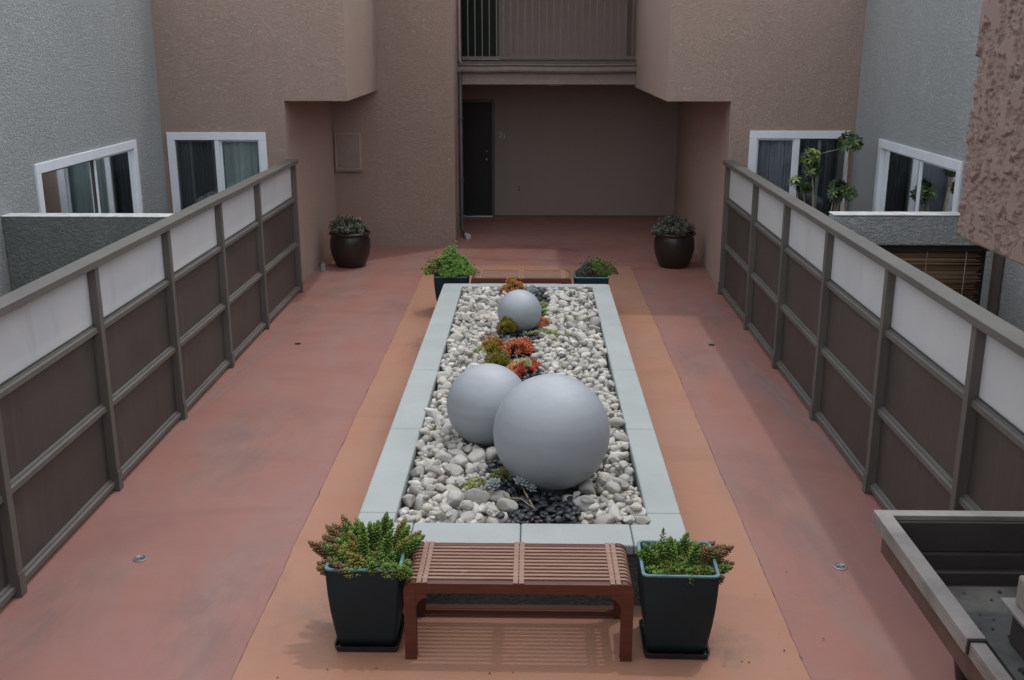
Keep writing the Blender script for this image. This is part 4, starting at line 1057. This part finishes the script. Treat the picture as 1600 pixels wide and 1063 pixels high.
k = MB(); k.box(TX0 + .025, TX0 + .054, .4, 3.82, 1.145, TZ - .0335); k.add([(TX0+.027,.4,1.144),(TX0+.053,.4,1.144),(TX0+.27,.4,.975),(TX0+.225,.4,.975),(TX0+.027,3.82,1.144),(TX0+.053,3.82,1.144),(TX0+.27,3.82,.975),(TX0+.225,3.82,.975)],[(0,1,2,3),(7,6,5,4),(0,4,5,1),(1,5,6,2),(2,6,7,3),(3,7,4,0)]); k.build('side_board', M['tray_side'], t)
k = MB(); k.box(TX0 + .0545, 3.3, 3.815, 3.86, 1.15, TZ - .0225); k.box(TX0 + .165, 3.3, 3.795, 3.86, 1.0, 1.149); k.box(TX0 + .2, 3.3, 3.765, 3.7945, 1.0, 1.085); k.build('inner_wall', M['tray_wall'], t, bevel=.004)
k = MB(); k.box(TX0 + .272, 3.3, .4, 3.7645, .98, 1.03); k.build('deck', M['tray_floor'], t)
rng = random.Random(4); k = MB()
for i in range(50):
    x = rng.gauss(1.80, .08) if i % 3 else rng.uniform(1.5, 2.3); y = rng.uniform(2.6, 3.5) if i % 3 else rng.uniform(3.4, 3.74); s = rng.uniform(.006, .02)
    a = rng.uniform(0, 6.28); k.blade((x, y, 1.034), (math.cos(a), math.sin(a), .1), (0, 0, 1), s * 1.5, s, .3)
k.build('debris', M['debris'], t)
child_fix(t)
t = thing('vent_box', 'stepped cream rendered vent box on the roof tray at the right edge', 'vent', (2.15, 3.2, 1.03))
def rb(x0, x1, y0, y1, z0, z1, nm, mt, bv=.006):
    k = MB(); k.box(x0, x1, y0, y1, z0, z1); return k.build(nm, mt, t, bevel=bv)
rb(1.715, 2.4, 2.4, 3.36, 1.0305, 1.17, 'base', M['tray_wall'])
rb(1.685, 2.4, 2.4, 3.40, 1.1705, 1.185, 'flashing', M['tray_cap'], .003)
rb(1.715, 2.4, 2.4, 3.36, 1.1855, 1.30, 'vent_body', M['box_paint'], .012)
rb(1.755, 2.4, 2.4, 3.34, 1.3005, 1.375, 'vent_top', M['box_paint'], .012)
child_fix(t)

# ------------------------------------------------------------------ near building: rough overhang at top right, and the wall behind the camera
t = thing('rough_stucco_building', 'close rough knockdown stucco corner of the brown building at the upper right edge', 'building', (2, 0, 0))
def rough_panel(name, x_face, y0, y1, z0, z1, mat):
    """real relief: plateaus of trowelled stucco on a face looking to -X, wrapping round its far edge"""
    s = .0042; rr = .03
    prof = []   # (x, y) path around: face then rounded far corner, then back face
    y = y0
    while y < y1 - rr: prof.append((x_face, y, -1, 0)); y += s
    for i in range(9):
        a = i / 8 * math.pi / 2; prof.append((x_face + rr - rr * math.cos(a), y1 - rr + rr * math.sin(a), -math.cos(a), math.sin(a)))
    x = x_face + rr + s
    while x < x_face + .3: prof.append((x, y1, 0, 1)); x += s * 2
    nz = int((z1 - z0) / s); rows = []
    # bottom return first
    vs = []; n = len(prof)
    def hgt(p):
        q = Vector(p); A7 = Vector((7, 0, 0)); B9 = Vector((0, 9, 0)); n_ = noise.noise
        w = Vector((0, n_(q * 14), n_(q * 14 + B9))) * .030
        w2 = Vector((0, n_(q * 55 + A7), n_(q * 55 + B9))) * .012
        e = (q + w + w2); e.z *= .85
        a = n_(e * 12) + .5 * n_(e * 33 + A7) + .22 * n_(e * 80)
        pl_ = min(1, max(0, (a - .13) / .03))
        c_ = n_((q + w2) * 48 + B9) + .5 * n_((q + w2) * 95)
        ch = min(1, max(0, (c_ - .05) / .10))
        return .0115 * pl_ * (1 + .3 * n_(q * 11)) + (1 - pl_) * (.0050 * ch + .0045 * n_(q * 62) + .003 * n_(q * 130)) + .0006 * n_(q * 200)
    for j in range(nz + 6):
        for (x_, y_, ax, ay) in prof:
            if j < 6:    # curl under the bottom edge
                u = (5 - j) / 5; z_ = z0 - .0 + .012 * (1 - math.cos((1 - u) * math.pi / 2)); inn = .012 * (1 - math.sin((1 - u) * math.pi / 2)) + (.25 if j == 0 else 0)
                p = Vector((x_ - ax * inn, y_ - ay * inn, z_))
                h_ = hgt(Vector((x_, y_, z_))) * (1 - u)
            else:
                z_ = z0 + .012 + (j - 5) * s; p = Vector((x_, y_, z_)); h_ = hgt(p)
            p += Vector((ax, ay, 0)) * h_
            vs.append(p)
    k = MB(); fs = []
    for j in range(nz + 5):
        for i in range(n - 1): fs.append((j*n+i, (j+1)*n+i, (j+1)*n+i+1, j*n+i+1))
    k.add(vs, fs); o = k.build(name, mat, t, smooth=True)
    return o
m, nt, b = mk('rough_brown_stucco'); v = coord(nt)
c = mix(nt, ramp(nt, noise_t(nt, v, 2.2, 4), [(.35, 0), (.65, 1)]), (.265, .187, .150), (.27, .19, .162))
c = mix(nt, ramp(nt, noise_t(nt, v, 9, 6, .7, .6), [(.55, 0), (.72, .45)]), c, (.22, .165, .11))
nt.links.new(c, b.inputs['Base Color']); b.inputs['Roughness'].default_value = .8
bump(nt, b, noise_t(nt, v, 150, 6, .75), .9, .006); M['rough'] = m
rough_panel('rough_wall', 1.59, 2.75, 3.93, 2.40, 3.75, M['rough'])
mb = MB(); mb.box(1.60, 4.1, -1.5, 2.75, 2.40, 4.1); mb.box(1.64, 4.1, 2.75, 3.90, 2.43, 4.1); mb.box(1.61, 4.1, 2.75, 3.91, 3.755, 4.1)
mb.build('upper_storey', M['brown'], t)
mb = MB(); mb.box(-4.7, 4.1, -2.2, -1.51, 0, 2.8); mb.build('back_wall', M['brown'], t)
child_fix(t)

# parts with their own materials are done; keep the world-space meshes' parents consistent
bpy.context.view_layer.update()
